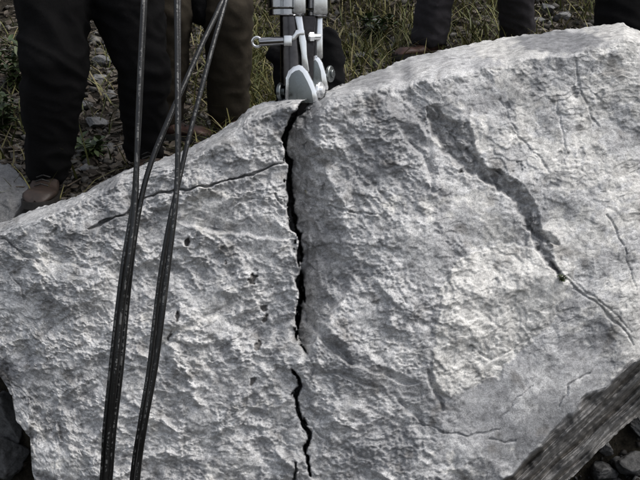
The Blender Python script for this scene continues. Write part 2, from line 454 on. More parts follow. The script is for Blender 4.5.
cw4 = cw4 * np.clip(0.9 + 0.9 * perlin(px / 8, py / 8, 79), 0.3, 1.7)
crack4 = smooth(0.9, -0.6, cd4 - cw4 * 0.5); recess += 0.03 * crack4
recess += -0.010 * np.where(cs4 > 0, 1, 0) * np.exp(-cd4 / 22) * smooth(80, 110, px) * smooth(290, 280, px)
# right wall of the split: a plane turned to the left, deepest at the crack
xb = ip(py, [(88, 338), (100, 330), (112, 322), (128, 318), (150, 322), (172, 327), (195, 338), (220, 346), (245, 350), (270, 352), (290, 349), (312, 336), (330, 320), (348, 312), (360, 309)]) + 3 * perlin(py / 14, py * 0, 81) + 2 * perlin(px / 8, py / 8, 84)
xc = ip(py, [(p[1], p[0]) for p in CR])
wall = np.clip((xb - px) / np.maximum(xb - xc, 4), 0, 1) * (px > xc) * smooth(84, 100, py) * smooth(362, 330, py)
recess += 0.115 * wall ** 0.95 + 0.020 * wall * facets(px / 24, py / 34, 83)[0] + 0.010 * np.clip(wall * 4, 0, 1) * facets(px / 11, py / 13, 86)[0]
leftlip = np.exp(-np.clip(xc - px, 0, 99) / 3.0) * (px <= xc) * (py < 360); recess += 0.006 * leftlip
# the knob left of the split under the tool
recess += -0.022 * np.exp(-((px - 291) / 11) ** 2 - ((py - 110) / 13) ** 2)

# ---- grooves with one steep and one sloping side: deep on the lower left, rising to the upper right
def groove(pts, widths, depth, steep=2.0, left=True, power=1.0):
    global recess
    d, s, w = polyd(wpx, wpy, pts, widths)
    s = s if left else -s
    ramp_ = np.clip(1 - d / np.maximum(w, 0.5), 0, 1) ** power * (s > 0)
    step_ = np.clip(1 - d / steep, 0, 1) * (s <= 0)
    tt = ramp_ + step_
    recess += depth * tt * smooth(0, 4, w)
    return tt
GA = [(431, 120), (437, 138), (445, 150), (456, 163), (472, 172), (486, 178), (500, 187), (513, 196), (522, 212), (529, 228), (538, 245), (548, 262), (560, 277)]
GWd = [16, 30, 34, 28, 16, 11, 13, 16, 16, 14, 11, 8, 4]
_w = (wpx, wpy); wpx = wpx + wob(3.5, 13, 94) + wob(2, 5, 95); wpy = wpy + wob(3.5, 13, 96) + wob(2, 5, 97)
gsh = groove(GA, GWd, 0.036 * np.clip(1.35 - (py - 120) / 220, 0.6, 1.35), 4.0, left=True, power=0.75); wpx, wpy = _w
recess += 0.016 * np.clip(gsh * 3, 0, 1) * (facets((px - .6 * py) / 9, (py + .6 * px) / 15, 98, .95, .1)[0] + 0.5 * facets(px / 5, py / 5, 99, .95, .1)[0])
groove([(400, 128), (410, 140), (420, 152), (428, 172), (432, 190)], [8, 16, 14, 10, 3], 0.016, 2.5)
groove([(536, 236), (545, 240), (558, 243)], [4, 9, 3], 0.02, 2)
groove([(340, 350), (352, 362), (370, 371), (388, 376), (402, 382), (420, 384)], [6, 8, 9, 9, 8, 2], 0.014, 2.0)
groove([(316, 330), (326, 344), (338, 356), (350, 362)], [6, 14, 14, 4], 0.022, 2.5)
groove([(322, 372), (340, 376), (358, 382), (376, 388)], [2, 7, 7, 2], 0.011, 2)
groove([(428, 372), (434, 392), (443, 410)], [3, 9, 3], 0.016, 2.0)
groove([(398, 402), (412, 412), (424, 426)], [3, 9, 3], 0.014, 2.0)
groove([(150, 210), (185, 222), (225, 232), (262, 236), (288, 238)], [3, 12, 20, 18, 8], 0.012, 3)
groove([(230, 300), (216, 310), (180, 330), (152, 352)], [3, 10, 10, 4], 0.010, 2.5)
groove([(20, 255), (60, 262), (95, 270)], [3, 8, 3], 0.010, 2)
groove([(62, 402), (80, 398), (97, 386)], [3, 8, 3], 0.010, 2)
groove([(58, 426), (62, 440), (80, 448)], [3, 9, 3], 0.012, 2)
# ---- thin fissures on the right and edges of the pale scale
for pts, w, dpt in [([(552, 262), (562, 276), (580, 291), (600, 307), (618, 324), (634, 344)], 1.2, 0.007), ([(568, 276), (592, 296), (612, 310), (632, 333)], 1.0, 0.005),
                    ([(608, 214), (617, 232), (625, 252), (632, 275), (636, 292)], 1.2, 0.006), ([(574, 60), (577, 85), (590, 110), (598, 128)], 1.4, 0.005),
                    ([(500, 100), (508, 118), (522, 140), (548, 170)], 1.4, 0.004), ([(556, 100), (560, 128), (566, 150)], 1.6, 0.004),
                    ([(470, 345), (492, 360), (512, 350), (528, 338)], 1.8, 0.006), ([(498, 420), (515, 402), (530, 388)], 1.2, 0.004), ([(488, 438), (505, 441), (514, 439)], 1.2, 0.005),
                    ([(420, 425), (444, 432), (466, 436), (500, 430)], 1.4, 0.005), ([(0, 236), (18, 250), (40, 262)], 1.8, 0.012), ([(2, 262), (20, 285), (26, 300)], 1.6, 0.009),
                    ([(276, 194), (281, 203), (290, 211)], 1.6, 0.014), ([(301, 300), (306, 310), (307, 322)], 1.4, 0.012), ([(309, 359), (313, 368), (311, 378)], 1.0, 0.008), ([(284, 140), (276, 147), (268, 146)], 1.2, 0.008), ([(304, 424), (314, 428), (322, 438)], 1.0, 0.007), ([(560, 405), (570, 385), (590, 372)], 1.3, 0.006), ([(332, 205), (350, 212), (372, 214)], 2.0, 0.008)]:
    d, _, _ = polyd(wpx, wpy, pts); recess += dpt * smooth(0.8, -0.6, d - w * 0.5 * (0.6 + 0.8 * (perlin(px / 9, py / 9, 91) + 0.5)))
# pits
pits = np.zeros_like(px)
for (cx, cy, r, dd) in [(252, 279, 4.5, .016), (263, 308, 4, .014), (265, 320, 4, .012), (258, 345, 4.2, .016), (177, 315, 3.6, .014), (188, 243, 4.0, .014), (253, 381, 3, .008), (226, 262, 2.5, .006), (170, 337, 2.5, .008),
                        (507, 106, 4, .012), (519, 168, 6, .012), (562, 158, 7, .012), (580, 153, 5, .010), (470, 350, 5, .010), (494, 284, 6, .012), (512, 302, 6, .010), (575, 92, 5, .010), (600, 96, 5, .010), (520, 79, 4, .008)]:
    q = np.exp(-(((wpx - cx) / (r * .85)) ** 2 + ((wpy - cy + 0.3 * (px - cx)) / (r * 1.15)) ** 2) * (1 + 0.9 * perlin(px / 3.2, py / 3.2, 93)))
    q = smooth(0.3, 0.62, q); dd = dd * (1.1 if cx < 300 else 0.5); recess += dd * q; pits = np.maximum(pits, q)

# ---- chipped relief
sx = px / 340.0; sy = (py / 340.0) + 1.2 * Yl
wx = sx + 0.016 * perlin(sx * 7, sy * 7, 101) + 0.004 * perlin(sx * 22, sy * 22, 102); wy = sy + 0.016 * perlin(sx * 7, sy * 7, 103) + 0.004 * perlin(sx * 22, sy * 22, 104)
fA = 1.3 * scoops((wx + .3 * wy) / 0.26, (wy - .3 * wx) / 0.19, 110, 1.0, 0.7)
def crumple(th, seed):
    ca, sa = math.cos(th), math.sin(th); ax_ = wx * ca + wy * sa; ay_ = -wx * sa + wy * ca
    b_ = scoops(ax_ / 0.105, ay_ / 0.062, seed + 120); c_ = scoops(ax_ / 0.046, ay_ / 0.029, seed + 130); d_ = scoops(ax_ / 0.019, ay_ / 0.013, seed + 140); e_ = facets(ax_ / 0.03, ay_ / 0.018, seed + 145)[0]
    r_ = 1 - np.abs(perlin(ax_ * 15, ay_ * 26, seed + 150)) * 2
    return 0.0270 * b_ + 0.0110 * c_ + 0.0042 * d_ + 0.0030 * e_ - 0.0015 * r_
mixm = smooth(-0.25, 0.25, perlin(px / 70, py / 70, 160) + ip(px, [(0, 0.1), (280, -0.1), (340, 0.25), (460, 0.25), (560, 0)]))
crum = crumple(math.radians(-24), 0) * (1 - mixm) + crumple(math.radians(42), 700) * mixm
fD, eD = facets(wx / 0.009, wy / 0.007, 140)
def flakes(sc, lv, seed):          # broken layers: flat steps with crisp, ragged rims
    t_ = fbm(sx * sc, sy * sc * 1.2, 4, seed, 0.55) * lv; fl = np.floor(t_); return fl + smooth(0.42, 0.58, t_ - fl)
flk = 0.0065 * flakes(4.5, 2.4, 170) + 0.0040 * flakes(9.0, 2.2, 180)
fine = fbm(sx * 95, sy * 110, 3, 152)
amp = 0.24 + 0.76 * np.clip(ip(px, [(0, 1.0), (300, 1.0), (420, 0.85), (480, 0.22), (640, 0.06)]), 0, 1)
calm = smooth(0.05, 0.5, fbm(px / 48, py / 40, 3, 231))
for (cx, cy, rx, ry) in [(262, 240, 24, 34), (232, 462, 34, 20), (120, 300, 26, 18), (230, 140, 30, 14), (420, 250, 26, 40), (470, 215, 40, 26), (590, 230, 40, 40), (470, 100, 40, 18)]:
    calm = np.maximum(calm, np.exp(-(((px - cx) / rx) ** 2 + ((py - cy) / ry) ** 2) ** 2))
amp = amp * (1.25 - 0.95 * calm)
PATCH = [(456, 258), (441, 286), (434, 330), (431, 386), (446, 405), (468, 388), (500, 379), (508, 364), (530, 345), (546, 325), (566, 300), (575, 268), (548, 250), (500, 240), (456, 258)]
ppx = px + wob(4, 12, 241) + wob(2, 4, 242); ppy = py + wob(4, 12, 243) + wob(2, 4, 244)
pd, _, _ = polyd(ppx, ppy, PATCH); inside = np.zeros(px.shape, bool)
for (x0, y0), (x1, y1) in zip(PATCH[:-1], PATCH[1:]):
    inside ^= ((y0 > ppy) != (y1 > ppy)) & (ppx < (x1 - x0) * (ppy - y0) / (y1 - y0 + 1e-9) + x0)
crust = np.where(inside, smooth(0, 3, pd), 0.0)
smoothzone = np.clip(1.25 * np.exp(-(((px - 535) / 100) ** 2 + ((py - 412) / 62) ** 2) ** 1.5), 0, 1) * (1 - crust)
recess += -0.0045 * crust
amp = amp * (1 - 0.72 * smoothzone) * (1 + 0.25 * smooth(340, 240, px)) * (1 - 0.55 * ledge) * (1 - 0.25 * np.clip(wall * 2, 0, 1))
rel = 0.026 * (1 - 0.85 * smoothzone) * fA * (1 - 0.5 * ledge) + flk * (1 - 0.7 * ledge) * (1 - 0.85 * smoothzone) * (0.25 + 0.5 * amp) + amp * (crum + 0.0016 * fD + 0.0022 * fine)
recess += rel * (1 - 0.7 * bandm)
Y = Y + recess + np.clip(crack, 0, 1) * 0
X3, Y3, Z3 = P(px, py, Y)
front = np.stack([X3, Y3, Z3], -1)

# colour zones over the face, shade painted on split wall and gouge included (pale weathered scale, dense blue-grey stone, soil-stained broken edge)
pn = fbm(px / 60, py / 60, 4, 201) + 0.5 * fbm(px / 12, py / 12, 3, 205)
pale = smooth(0.0, 0.35, pn + ip(px, [(0, -0.55), (300, -0.5), (420, -0.35), (450, 0.08), (640, 0.25)]) - 0.9 * smoothzone - 1.0 * bandm - np.clip(1.2 * (((px > 300) & (px < 470)) * 0.3), 0, 1)) * 0.85
pale = np.clip(np.maximum(pale, 0.9 * crust), 0, 0.92) * (1 - bandm) * (1 - np.clip(gsh * 1.5, 0, 1))
sl = fbm(px / 70 + 9, py / 50, 4, 211) + 0.35 * fbm(px / 9, py / 9, 2, 215)
zone = -0.25 * calm
for (cx, cy, rx, ry, k) in [(392, 158, 42, 48, .55), (375, 358, 60, 26, .45), (145, 216, 60, 14, .4), (55, 238, 60, 18, .3), (600, 355, 40, 26, .5), (375, 462, 60, 22, .35), (240, 225, 40, 14, .4), (470, 430, 90, 30, .3),
                            (215, 245, 60, 40, -.15), (265, 245, 22, 45, -.5), (200, 340, 80, 70, -.35), (60, 330, 50, 40, -.1), (480, 320, 45, 50, -.5), (600, 130, 50, 70, -.5), (230, 150, 50, 25, -.3)]:
    zone += 1.3 * k * np.exp(-((px - cx) / rx) ** 2 - ((py - cy) / ry) ** 2)
slate_and_shade = smooth(0.0, 0.75, sl + zone + 0.8 * smoothzone) * 0.75
slate_and_shade = np.maximum(slate_and_shade, np.clip(wall * 2.0, 0, 1) * 0.62)  # shade of the left-facing split wall, painted into the colour
slate_and_shade = np.maximum(slate_and_shade, np.clip(gsh * 1.8 + 0.5 * perlin(px / 10, py / 10, 218) * (gsh > 0), 0, 1) * 0.5)  # painted shade inside the diagonal gouge
slate_and_shade = np.maximum(slate_and_shade, 0.9 * pits * np.where(px < 300, 1, 0.55))  # pits coloured darker than the face
slate_and_shade = slate_and_shade * (1 - 0.6 * pale)
slate_and_shade = np.maximum(slate_and_shade, 0.95 * smooth(0.25, 0.6, np.exp(-((px - 560) / 50) ** 2 - ((py - 42) / 12) ** 2) + 0.25 * perlin(px / 9, py / 5, 216)))
earth = np.clip(bandm * (0.72 + 0.35 * strat), 0, 1) * 0.9
earth = np.maximum(earth, 0.6 * smooth(0.3, 0.8, pits) * (px < 300))  # left-hand pits tinted dark brown as well
earth = np.maximum(earth, smooth(0.4, 0.9, fbm(px / 30, py / 30, 3, 221) + 0.55 * smooth(40, 0, px) * smooth(330, 400, py)) * 0.5)

# sides and back: rings that run back from the rim and close up
idx = np.arange(NU * NV).reshape(NV, NU)
rim = np.concatenate([idx[0, :-1], idx[:-1, -1], idx[-1, :0:-1], idx[:0:-1, 0]])
rp = front.reshape(-1, 3)[rim]
cen = np.array([0.0, 0.0, 0.45])
K = 26
rings = []
for k in range(1, K + 1):
    t = (k / K) ** 1.4
    s = 1 - 0.44 * t - 0.25 * t ** 3
    q = rp.copy()
    q[:, 0] = rp[:, 0] * s; q[:, 2] = cen[2] + (rp[:, 2] - cen[2]) * s
    q[:, 1] = rp[:, 1] + (3.42 - rp[:, 1]) * t
    nn = 0.02 * fbm(q[:, 0] * 6 + q[:, 2] * 3, q[:, 1] * 7 - q[:, 2] * 5, 3, 401) * min(1, k / 4)
    q[:, 2] -= np.abs(nn) * 1.2; q[:, 0] *= 1 - np.abs(nn) * 0.5
    rings.append(q)
nr = len(rim)
allv = np.concatenate([front.reshape(-1, 3)] + rings + [np.array([[0, 3.44, 0.45]])])
base = NU * NV
quads = [grid_quads(NU, NV)]
prev = rim
for k in range(K):
    cur = base + k * nr + np.arange(nr)
    quads.append(np.stack([prev, cur, np.roll(cur, -1), np.roll(prev, -1)], -1)[:, ::1]); prev = cur
tris = np.stack([prev, np.full(nr, len(allv) - 1), np.roll(prev, -1)], -1)
me = mesh_np("boulder", allv, np.concatenate(quads), tris)
ext = len(allv) - base
for nm, a in (("pale", pale), ("slate_and_shade", slate_and_shade), ("earth", earth)):
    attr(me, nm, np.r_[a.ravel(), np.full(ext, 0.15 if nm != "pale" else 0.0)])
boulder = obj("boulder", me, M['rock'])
tag(boulder, "huge pale grey limestone boulder split by a jagged black crack", "boulder")

def front_Y(qx, qy):
    d = (px - qx) ** 2 + (py - qy) ** 2; i = np.unravel_index(np.argmin(d), d.shape); return float(Y[i])

# ------------------------------------------------------------------ loose stones
def stone_mesh(name, sx_, sy_, sz_, seed, sub=4):
    bm = bmesh.new(); bmesh.ops.create_icosphere(bm, subdivisions=sub, radius=1.0)
    r = random.Random(seed)
    planes = [(Vector((r.gauss(0, 1), r.gauss(0, 1), r.gauss(0, 1))).normalized(), r.uniform(0.5, 0.82)) for _ in range(16)]
    for vtx in bm.verts:
        for nrm, dd in planes:
            k = vtx.co.dot(nrm) - dd
            if k > 0: vtx.co -= nrm * k * 0.98
    c = np.array([vtx.co[:] for vtx in bm.verts])
    nz = 0.05 * fbm(c[:, 0] * 3 + c[:, 2] * 2 + seed, c[:, 1] * 3 - c[:, 2] * 2, 3, seed)
    if sub > 4: nz = nz + 0.05 * facets(c[:, 0] * 5 + c[:, 1] * 2, c[:, 2] * 7 - c[:, 1] * 3, seed)[0] + 0.02 * facets(c[:, 0] * 14 + c[:, 1] * 5, c[:, 2] * 19 - c[:, 1] * 7, seed + 9)[0]
    for vtx, k in zip(bm.verts, nz):
        vtx.co *= 1 + float(k); vtx.co = Vector((vtx.co.x * sx_, vtx.co.y * sy_, vtx.co.z * sz_))
    return bm_mesh(name, bm)

def ground_hit(qx, qy):
    Yd = np.arange(1.6, 12, 0.01); x_, y_, z_ = P(np.full_like(Yd, qx), np.full_like(Yd, qy), Yd)
    k = np.nonzero(z_ < ground_z(x_, Yd))[0]
    return float(Yd[k[0]]) if len(k) else 6.0

def stone(pxy, Yd, size, seed, label, group=None, m='stone', rot=None, z=None):
    Yd = ground_hit(*pxy) if Yd is None else Yd
    x, y, zz = P(pxy[0], pxy[1], Yd)
    zg = gz(x, y) if z is None else z
    o = obj("stone", stone_mesh("stone", *size, seed, 5), M[m]); r = random.Random(seed)
    o.location = (x, y, zg + size[2] * 0.45)
    o.rotation_euler = rot if rot else (r.uniform(-.2, .2), r.uniform(-.2, .2), r.uniform(0, 6))
    return tag(o, label, "stone", group)

lb = obj("boulder", stone_mesh("small_boulder", 0.17, 0.18, 0.19, 5, 6), M['litterstone'])
lb.location = PV(2, 205, 2.98) + Vector((0, 0, -0.03)); lb.rotation_euler = (0.2, 0.3, 0.4)
tag(lb, "small weathered grey boulder at the left edge beside a muddy shoe", "boulder")
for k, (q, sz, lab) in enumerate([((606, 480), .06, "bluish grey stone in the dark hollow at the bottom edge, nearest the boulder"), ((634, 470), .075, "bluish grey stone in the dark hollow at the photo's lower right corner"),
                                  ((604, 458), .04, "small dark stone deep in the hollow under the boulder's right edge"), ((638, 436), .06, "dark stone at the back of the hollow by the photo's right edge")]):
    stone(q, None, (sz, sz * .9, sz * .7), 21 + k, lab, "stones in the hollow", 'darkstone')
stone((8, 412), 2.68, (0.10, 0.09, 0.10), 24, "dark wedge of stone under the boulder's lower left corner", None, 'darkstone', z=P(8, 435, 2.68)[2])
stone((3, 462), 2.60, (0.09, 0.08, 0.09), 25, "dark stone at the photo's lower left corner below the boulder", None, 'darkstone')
for k, (q, Yd, sz) in enumerate([((96, 128), 3.75, .055), ((88, 150), 3.5, .04), ((110, 152), 3.45, .035), ((84, 110), 3.95, .05), ((112, 100), 4.0, .045), ((98, 84), 4.3, .05), ((86, 172), 3.25, .035),
                                 ((104, 66), 4.7, .06), ((548, 12), 5.2, .06), ((562, 20), 4.9, .05), ((540, 24), 4.8, .04), ((352, 40), 4.9, .05), ((372, 30), 5.1, .06), ((360, 58), 4.5, .04)]):
    stone(q, None, (sz, sz * .85, sz * .6), 40 + k, "small grey stone lying among dead leaves on the bank", "loose stones on the bank", 'litterstone')

# ------------------------------------------------------------------ splitter: built around a local frame, 1 unit = one photo pixel at its distance
SPY = 2.80
S0 = PV(303, 100, SPY); S1 = PV(303, 20, SPY)
UNIT = (S1 - S0).length / 80.0
spl = bpy.data.objects.new("rock_splitter", None); col.objects.link(spl); spl.location = S0; spl.rotation_euler = (math.radians(-6), math.radians(0.5), 0)
tag(spl, "plated steel hydraulic rock splitter standing in the top of the crack", "rock splitter")

def L(x, y, z): return Vector((x * UNIT, y * UNIT, z * UNIT))

def cyl(bm, a, b, r0, r1=None, seg=40, bev=0.0):
    r1 = r0 if r1 is None else r1
    ax = (b - a); ln = ax.length; ax.normalize()
    q = ax.to_track_quat('Z', 'Y').to_matrix()
    prof = [(0, 0), (r0 - bev, 0), (r0, bev), (r1, ln - bev), (r1 - bev, ln), (0, ln)]
    prev = None
    for r, h in prof:
        if r <= 1e-9: cur = [bm.verts.new(a + ax * h)]
        else: cur = [bm.verts.new(a + q @ Vector((r * math.cos(2 * math.pi * i / seg), r * math.sin(2 * math.pi * i / seg), h))) for i in range(seg)]
        if prev is not None:
            for i in range(seg):
                if len(prev) == 1: bm.faces.new([prev[0], cur[(i + 1) % seg], cur[i]])
                elif len(cur) == 1: bm.faces.new([prev[i], prev[(i + 1) % seg], cur[0]])
                else: bm.faces.new([prev[i], prev[(i + 1) % seg], cur[(i + 1) % seg], cur[i]])
        prev = cur
    return bm

def prism(outline, y0, y1, bev=0.0, unit=True):
    """outline in local (x, z), extruded along y, edges bevelled"""
    bm = bmesh.new(); k = UNIT if unit else 1.0
    f = bm.faces.new([bm.verts.new((x * k, y0 * k, z * k)) for x, z in outline])
    r = bmesh.ops.extrude_face_region(bm, geom=[f])
    bmesh.ops.translate(bm, verts=[g for g in r['geom'] if isinstance(g, bmesh.types.BMVert)], vec=(0, (y1 - y0) * k, 0))
    bmesh.ops.recalc_face_normals(bm, faces=bm.faces)
    if bev: bmesh.ops.bevel(bm, geom=list(bm.edges), offset=bev * k, segments=2, profile=0.6, affect='EDGES')
    return bm

def flat(name, bm, m, parent):
    me_ = bm_mesh(name, bm, True)
    o = obj(name, me_, m, parent)
    try: me_.set_sharp_from_angle(angle=math.radians(38))
    except Exception: pass
    return o

# wedge between the two feathers, driven into the crack
flat("wedge", prism([(-4, -42), (8, -42), (12, 84), (-12, 84)], -3, 6, 0.8), M['darksteel'], spl)
def feather(shaft, strip, foot, face, y0, dep):
    (xa, za), (xb, zb) = shaft[0], shaft[1]; (xc, zc), (xd, zd) = shaft[2], shaft[3]
    bm = bmesh.new(); cyl(bm, L((xa + xd) / 2, y0, za), L((xb + xc) / 2, y0, zb), (xd - xa) / 2 * 0.92 * UNIT, (xc - xb) / 2 * 0.98 * UNIT, seg=40, bev=0.5 * UNIT)
    sh = flat("feather", bm, M['shaftsteel'], spl)
    sh["label"] = "dark feather arm with a bright plated edge"
    flat("edge_strip", prism(strip, y0 - dep * 0.95, y0 - dep * 0.55, 1.8), M['chrome'], sh)
    flat("foot", prism(foot, y0 - dep, y0 + dep * 0.8, 3.4), M['chrome'], sh)
    flat("face_plate", prism(face, y0 - dep - 0.9, y0 - dep + 1.0, 0.5), M['steel'], sh)
    return sh
def arch(x0, x1, z0, z1, zs, skew=0.0, n=14):
    """a domed outline: straight sides up to zs (less on the right by skew), round top at z1"""
    o = [(x1, z0), (x0, z0)]
    for i in range(n + 1):
        t = i / n; a_ = math.pi * (1 - t); zb = zs - skew * t
        o.append(((x0 + x1) / 2 + (x1 - x0) / 2 * math.cos(a_) - skew * 0.22 * math.sin(a_), zb + (z1 - zs + skew * 0.35) * math.sin(a_) ** 0.9))
    return o
f1 = feather([(-24, 14), (-24, 84), (-1, 84), (4, 30), (4, 14)],
             [(-8.5, 83.5), (-1.0, 83.5), (1.5, 66), (3.5, 58), (4.2, 44), (6.5, 28), (-1, 28), (-1.5, 44), (-4, 58), (-5, 66)],
             [(16.5, -3), (-18, -3), (-17.5, 22), (-15, 29), (-10, 33.5), (-4, 35.5), (1, 34), (5, 29), (10, 19), (14, 9)], [(11, -3), (-14.5, -3), (-14, 21), (-11.5, 26), (-7.5, 29), (-3.5, 30), (0, 27), (5, 18), (9, 9)], -7, 14)
f2 = feather([(4, 24), (5, 84), (19, 84), (20, 40), (20, 24)],
             [(13.5, 84.5), (19.5, 84.5), (19.8, 60), (20, 42), (13, 42), (12.5, 60)],
             [(26.5, 10), (5, 10), (5.5, 36), (8, 43), (12, 46.5), (16, 45.5), (20, 38), (24, 26)], [(20.5, 10), (8, 10), (8, 34), (10, 39), (12.5, 41), (15, 38), (18, 30)], 15, 11)
def disc(name, x, y, z, r, th, m, parent, nub=True):
    bm = bmesh.new(); ax = L(1, -0.45, 0.05).normalized() * UNIT; c_ = L(x, y, z)
    cyl(bm, c_ - ax * th / 2, c_ + ax * th / 2, r * UNIT, bev=0.8 * UNIT, seg=32)
    if nub: cyl(bm, c_ - ax * (th / 2 + 2.2), c_ + ax * (th / 2 + 2.2), r * 0.5 * UNIT, bev=0.4 * UNIT, seg=24)
    return flat(name, bm, M[m], parent)
disc("pin", -21.5, -9, 8, 9.5, 4.4, 'steel', spl); disc("pin", 17.5, -11, 10, 8.5, 3.6, 'chrome', spl); disc("pin", 28, 12, 27, 8.5, 3.4, 'steel', spl)
# split collar above the feathers: two unequal barrels, a bright bar added on each as its reflected highlight
def collar(cx, cy, r, z0, bar, m_):
    bm = bmesh.new(); cyl(bm, L(cx, cy, z0), L(cx, cy, z0 + 6.5), (r - .5) * UNIT, bev=0.8 * UNIT, seg=56); cyl(bm, L(cx, cy, z0 + 7.2), L(cx, cy, 128), r * UNIT, bev=0.8 * UNIT, seg=56)
    c_ = flat("collar", bm, M[m_], spl)
    flat("highlight_bar", prism([(bar[0], z0 + 1), (bar[1], z0 + 1), (bar[1], 127), (bar[0], 127)], cy - r - 2.4, cy - r * 0.55, 2.6), M['chrome'], c_)
collar(-17, -8, 18.5, 83, (-9.5, 2.5), 'gunmetal'); collar(13.5, 9, 13.2, 84, (10, 24.5), 'gunmetal')
# cross bolt with its ring
bm = bmesh.new(); cyl(bm, L(-44, -18, 57), L(-19, -18, 58.5), 4.4 * UNIT, bev=0.6 * UNIT, seg=24)
cb = flat("cross_bolt", bm, M['gunmetal'], spl)
flat("nut", prism([(-19, 53), (-11, 53), (-11, 63.5), (-19, 63.5)], -23, -13, 0.9), M['chrome'], cb)
flat("link", prism([(-11, 58), (-7, 59.5), (-4, 64), (1.5, 64), (1.5, 69), (-7, 69), (-9, 65), (-11, 63)], -22, -18.8, 0.8), M['chrome'], cb)
bm = bmesh.new(); cyl(bm, L(4.5, -9, 63), L(17, -4, 63.5), 3.2 * UNIT, bev=0.6 * UNIT, seg=20); cyl(bm, L(5.5, -9, 63), L(10.5, -7, 63.2), 4.8 * UNIT, bev=0.6 * UNIT, seg=6)
flat("nut", bm, M['chrome'], cb)
def torus(name, c, R_, r_, axis_, m, parent):
    bm = bmesh.new(); q = axis_.to_track_quat('Z', 'Y').to_matrix(); N1, N2 = 32, 12; vs = []
    for i in range(N1):
        a = 2 * math.pi * i / N1
        vs.append([bm.verts.new(c + q @ Vector(((R_ + r_ * math.cos(2 * math.pi * j / N2)) * math.cos(a), (R_ + r_ * math.cos(2 * math.pi * j / N2)) * math.sin(a), r_ * math.sin(2 * math.pi * j / N2)))) for j in range(N2)])
    for i in range(N1):
        for j in range(N2): bm.faces.new([vs[i][j], vs[(i + 1) % N1][j], vs[(i + 1) % N1][(j + 1) % N2], vs[i][(j + 1) % N2]])
    return flat(name, bm, m, parent)
torus("ring", L(-46, -18, 57), 4.6 * UNIT, 1.5 * UNIT, Vector((0.1, 1, 0.1)), M['chrome'], cb)
# the rest of the tool stands above the picture: cylinder, valve block, handle
bm = bmesh.new(); cyl(bm, L(-1, 0, 127.5), L(-1, 0, 138), 37 * UNIT, bev=1.5 * UNIT, seg=48); cyl(bm, L(-1, 0, 138), L(-1, 0, 290), 31 * UNIT, bev=2 * UNIT, seg=48); cyl(bm, L(-1, 0, 290), L(-1, 0, 304), 36 * UNIT, bev=2 * UNIT, seg=48)
flat("cylinder", bm, M['chrome'], spl)
vb = flat("valve_block", prism([(-24, 304.4), (24, 304.4), (24, 350), (-24, 350)], -22, 22, 3), M['darksteel'], spl)
bm = bmesh.new(); cyl(bm, L(24, 0, 330), L(80, 0, 338), 5 * UNIT, bev=1 * UNIT, seg=20); flat("lever", bm, M['rubber_grip'], vb)
bm = bmesh.new(); cyl(bm, L(-1, 31, 220), L(-1, 62, 220), 5 * UNIT, seg=16); cyl(bm, L(-50, 62, 220), L(50, 62, 220), 6 * UNIT, bev=1.5 * UNIT, seg=20); flat("handle", bm, M['rubber_grip'], spl)
bpy.context.view_layer.update()

# ------------------------------------------------------------------ hoses
def catmull(pts, per=14):
    p = [Vector(q) for q in pts]; p = [p[0] * 2 - p[1]] + p + [p[-1] * 2 - p[-2]]; o = []
    for i in range(1, len(p) - 2):
        a, b, c, d = p[i - 1], p[i], p[i + 1], p[i + 2]
        for k in range(per):
            t = k / per
            o.append(0.5 * ((2 * b) + (c - a) * t + (2 * a - 5 * b + 4 * c - d) * t * t + (3 * b - a - 3 * c + d) * t ** 3))
    o.append(p[-2]); return o

def tube(name, pts, r, m, parent=None, seg=14, uvoff=0.0, twist=0.0):
    n_ = len(pts); T = [(pts[min(i + 1, n_ - 1)] - pts[max(i - 1, 0)]).normalized() for i in range(n_)]
    up = Vector((0, -1, 0)); vs = []; s = 0.0; S = []
    for i in range(n_):
        if i: s += (pts[i] - pts[i - 1]).length
        S.append(s + uvoff)
        # v = 0.5 looks at the viewer side (-Y), turned slowly by twist
        bvec = T[i].cross(up).normalized(); nvec = bvec.cross(T[i]).normalized()
        rr = r(i / n_) if callable(r) else r
        for j in range(seg):
            a = 2 * math.pi * (j / seg - 0.5) + twist * math.sin(3.1 * s + uvoff)
            vs.append(pts[i] + (nvec * math.cos(a) + bvec * math.sin(a)) * rr)
    vs = np.array([v_[:] for v_ in vs]); i0 = np.arange(n_ - 1)[:, None] * seg; j = np.arange(seg)[None]; j1 = (j + 1) % seg
    q = np.stack([i0 + j, i0 + j1, i0 + seg + j1, i0 + seg + j], -1).reshape(-1, 4)
    c0 = len(vs); vs = np.concatenate([vs, [pts[0][:]], [pts[-1][:]]])
    t0 = np.stack([np.full(seg, c0), (np.arange(seg) + 1) % seg, np.arange(seg)], -1); e = (n_ - 1) * seg
    t1 = np.stack([np.full(seg, c0 + 1), e + np.arange(seg), e + (np.arange(seg) + 1) % seg], -1)
    me_ = mesh_np(name, vs, q, np.concatenate([t0, t1]))
    uvl = me_.uv_layers.new(name="UVMap")
    for li, lp in enumerate(me_.loops):
        vi = lp.vertex_index
        if vi >= c0: continue
        uvl.data[li].uv = (S[vi // seg], (vi % seg) / seg)
    # close the seam of v
    for p in me_.polygons:
        us = [uvl.data[k].uv[1] for k in p.loop_indices]
        if max(us) - min(us) > 0.5:
            for k in p.loop_indices:
                if uvl.data[k].uv[1] < 0.25: uvl.data[k].uv = (uvl.data[k].uv[0], uvl.data[k].uv[1] + 1)
    return obj(name, me_, m, parent)

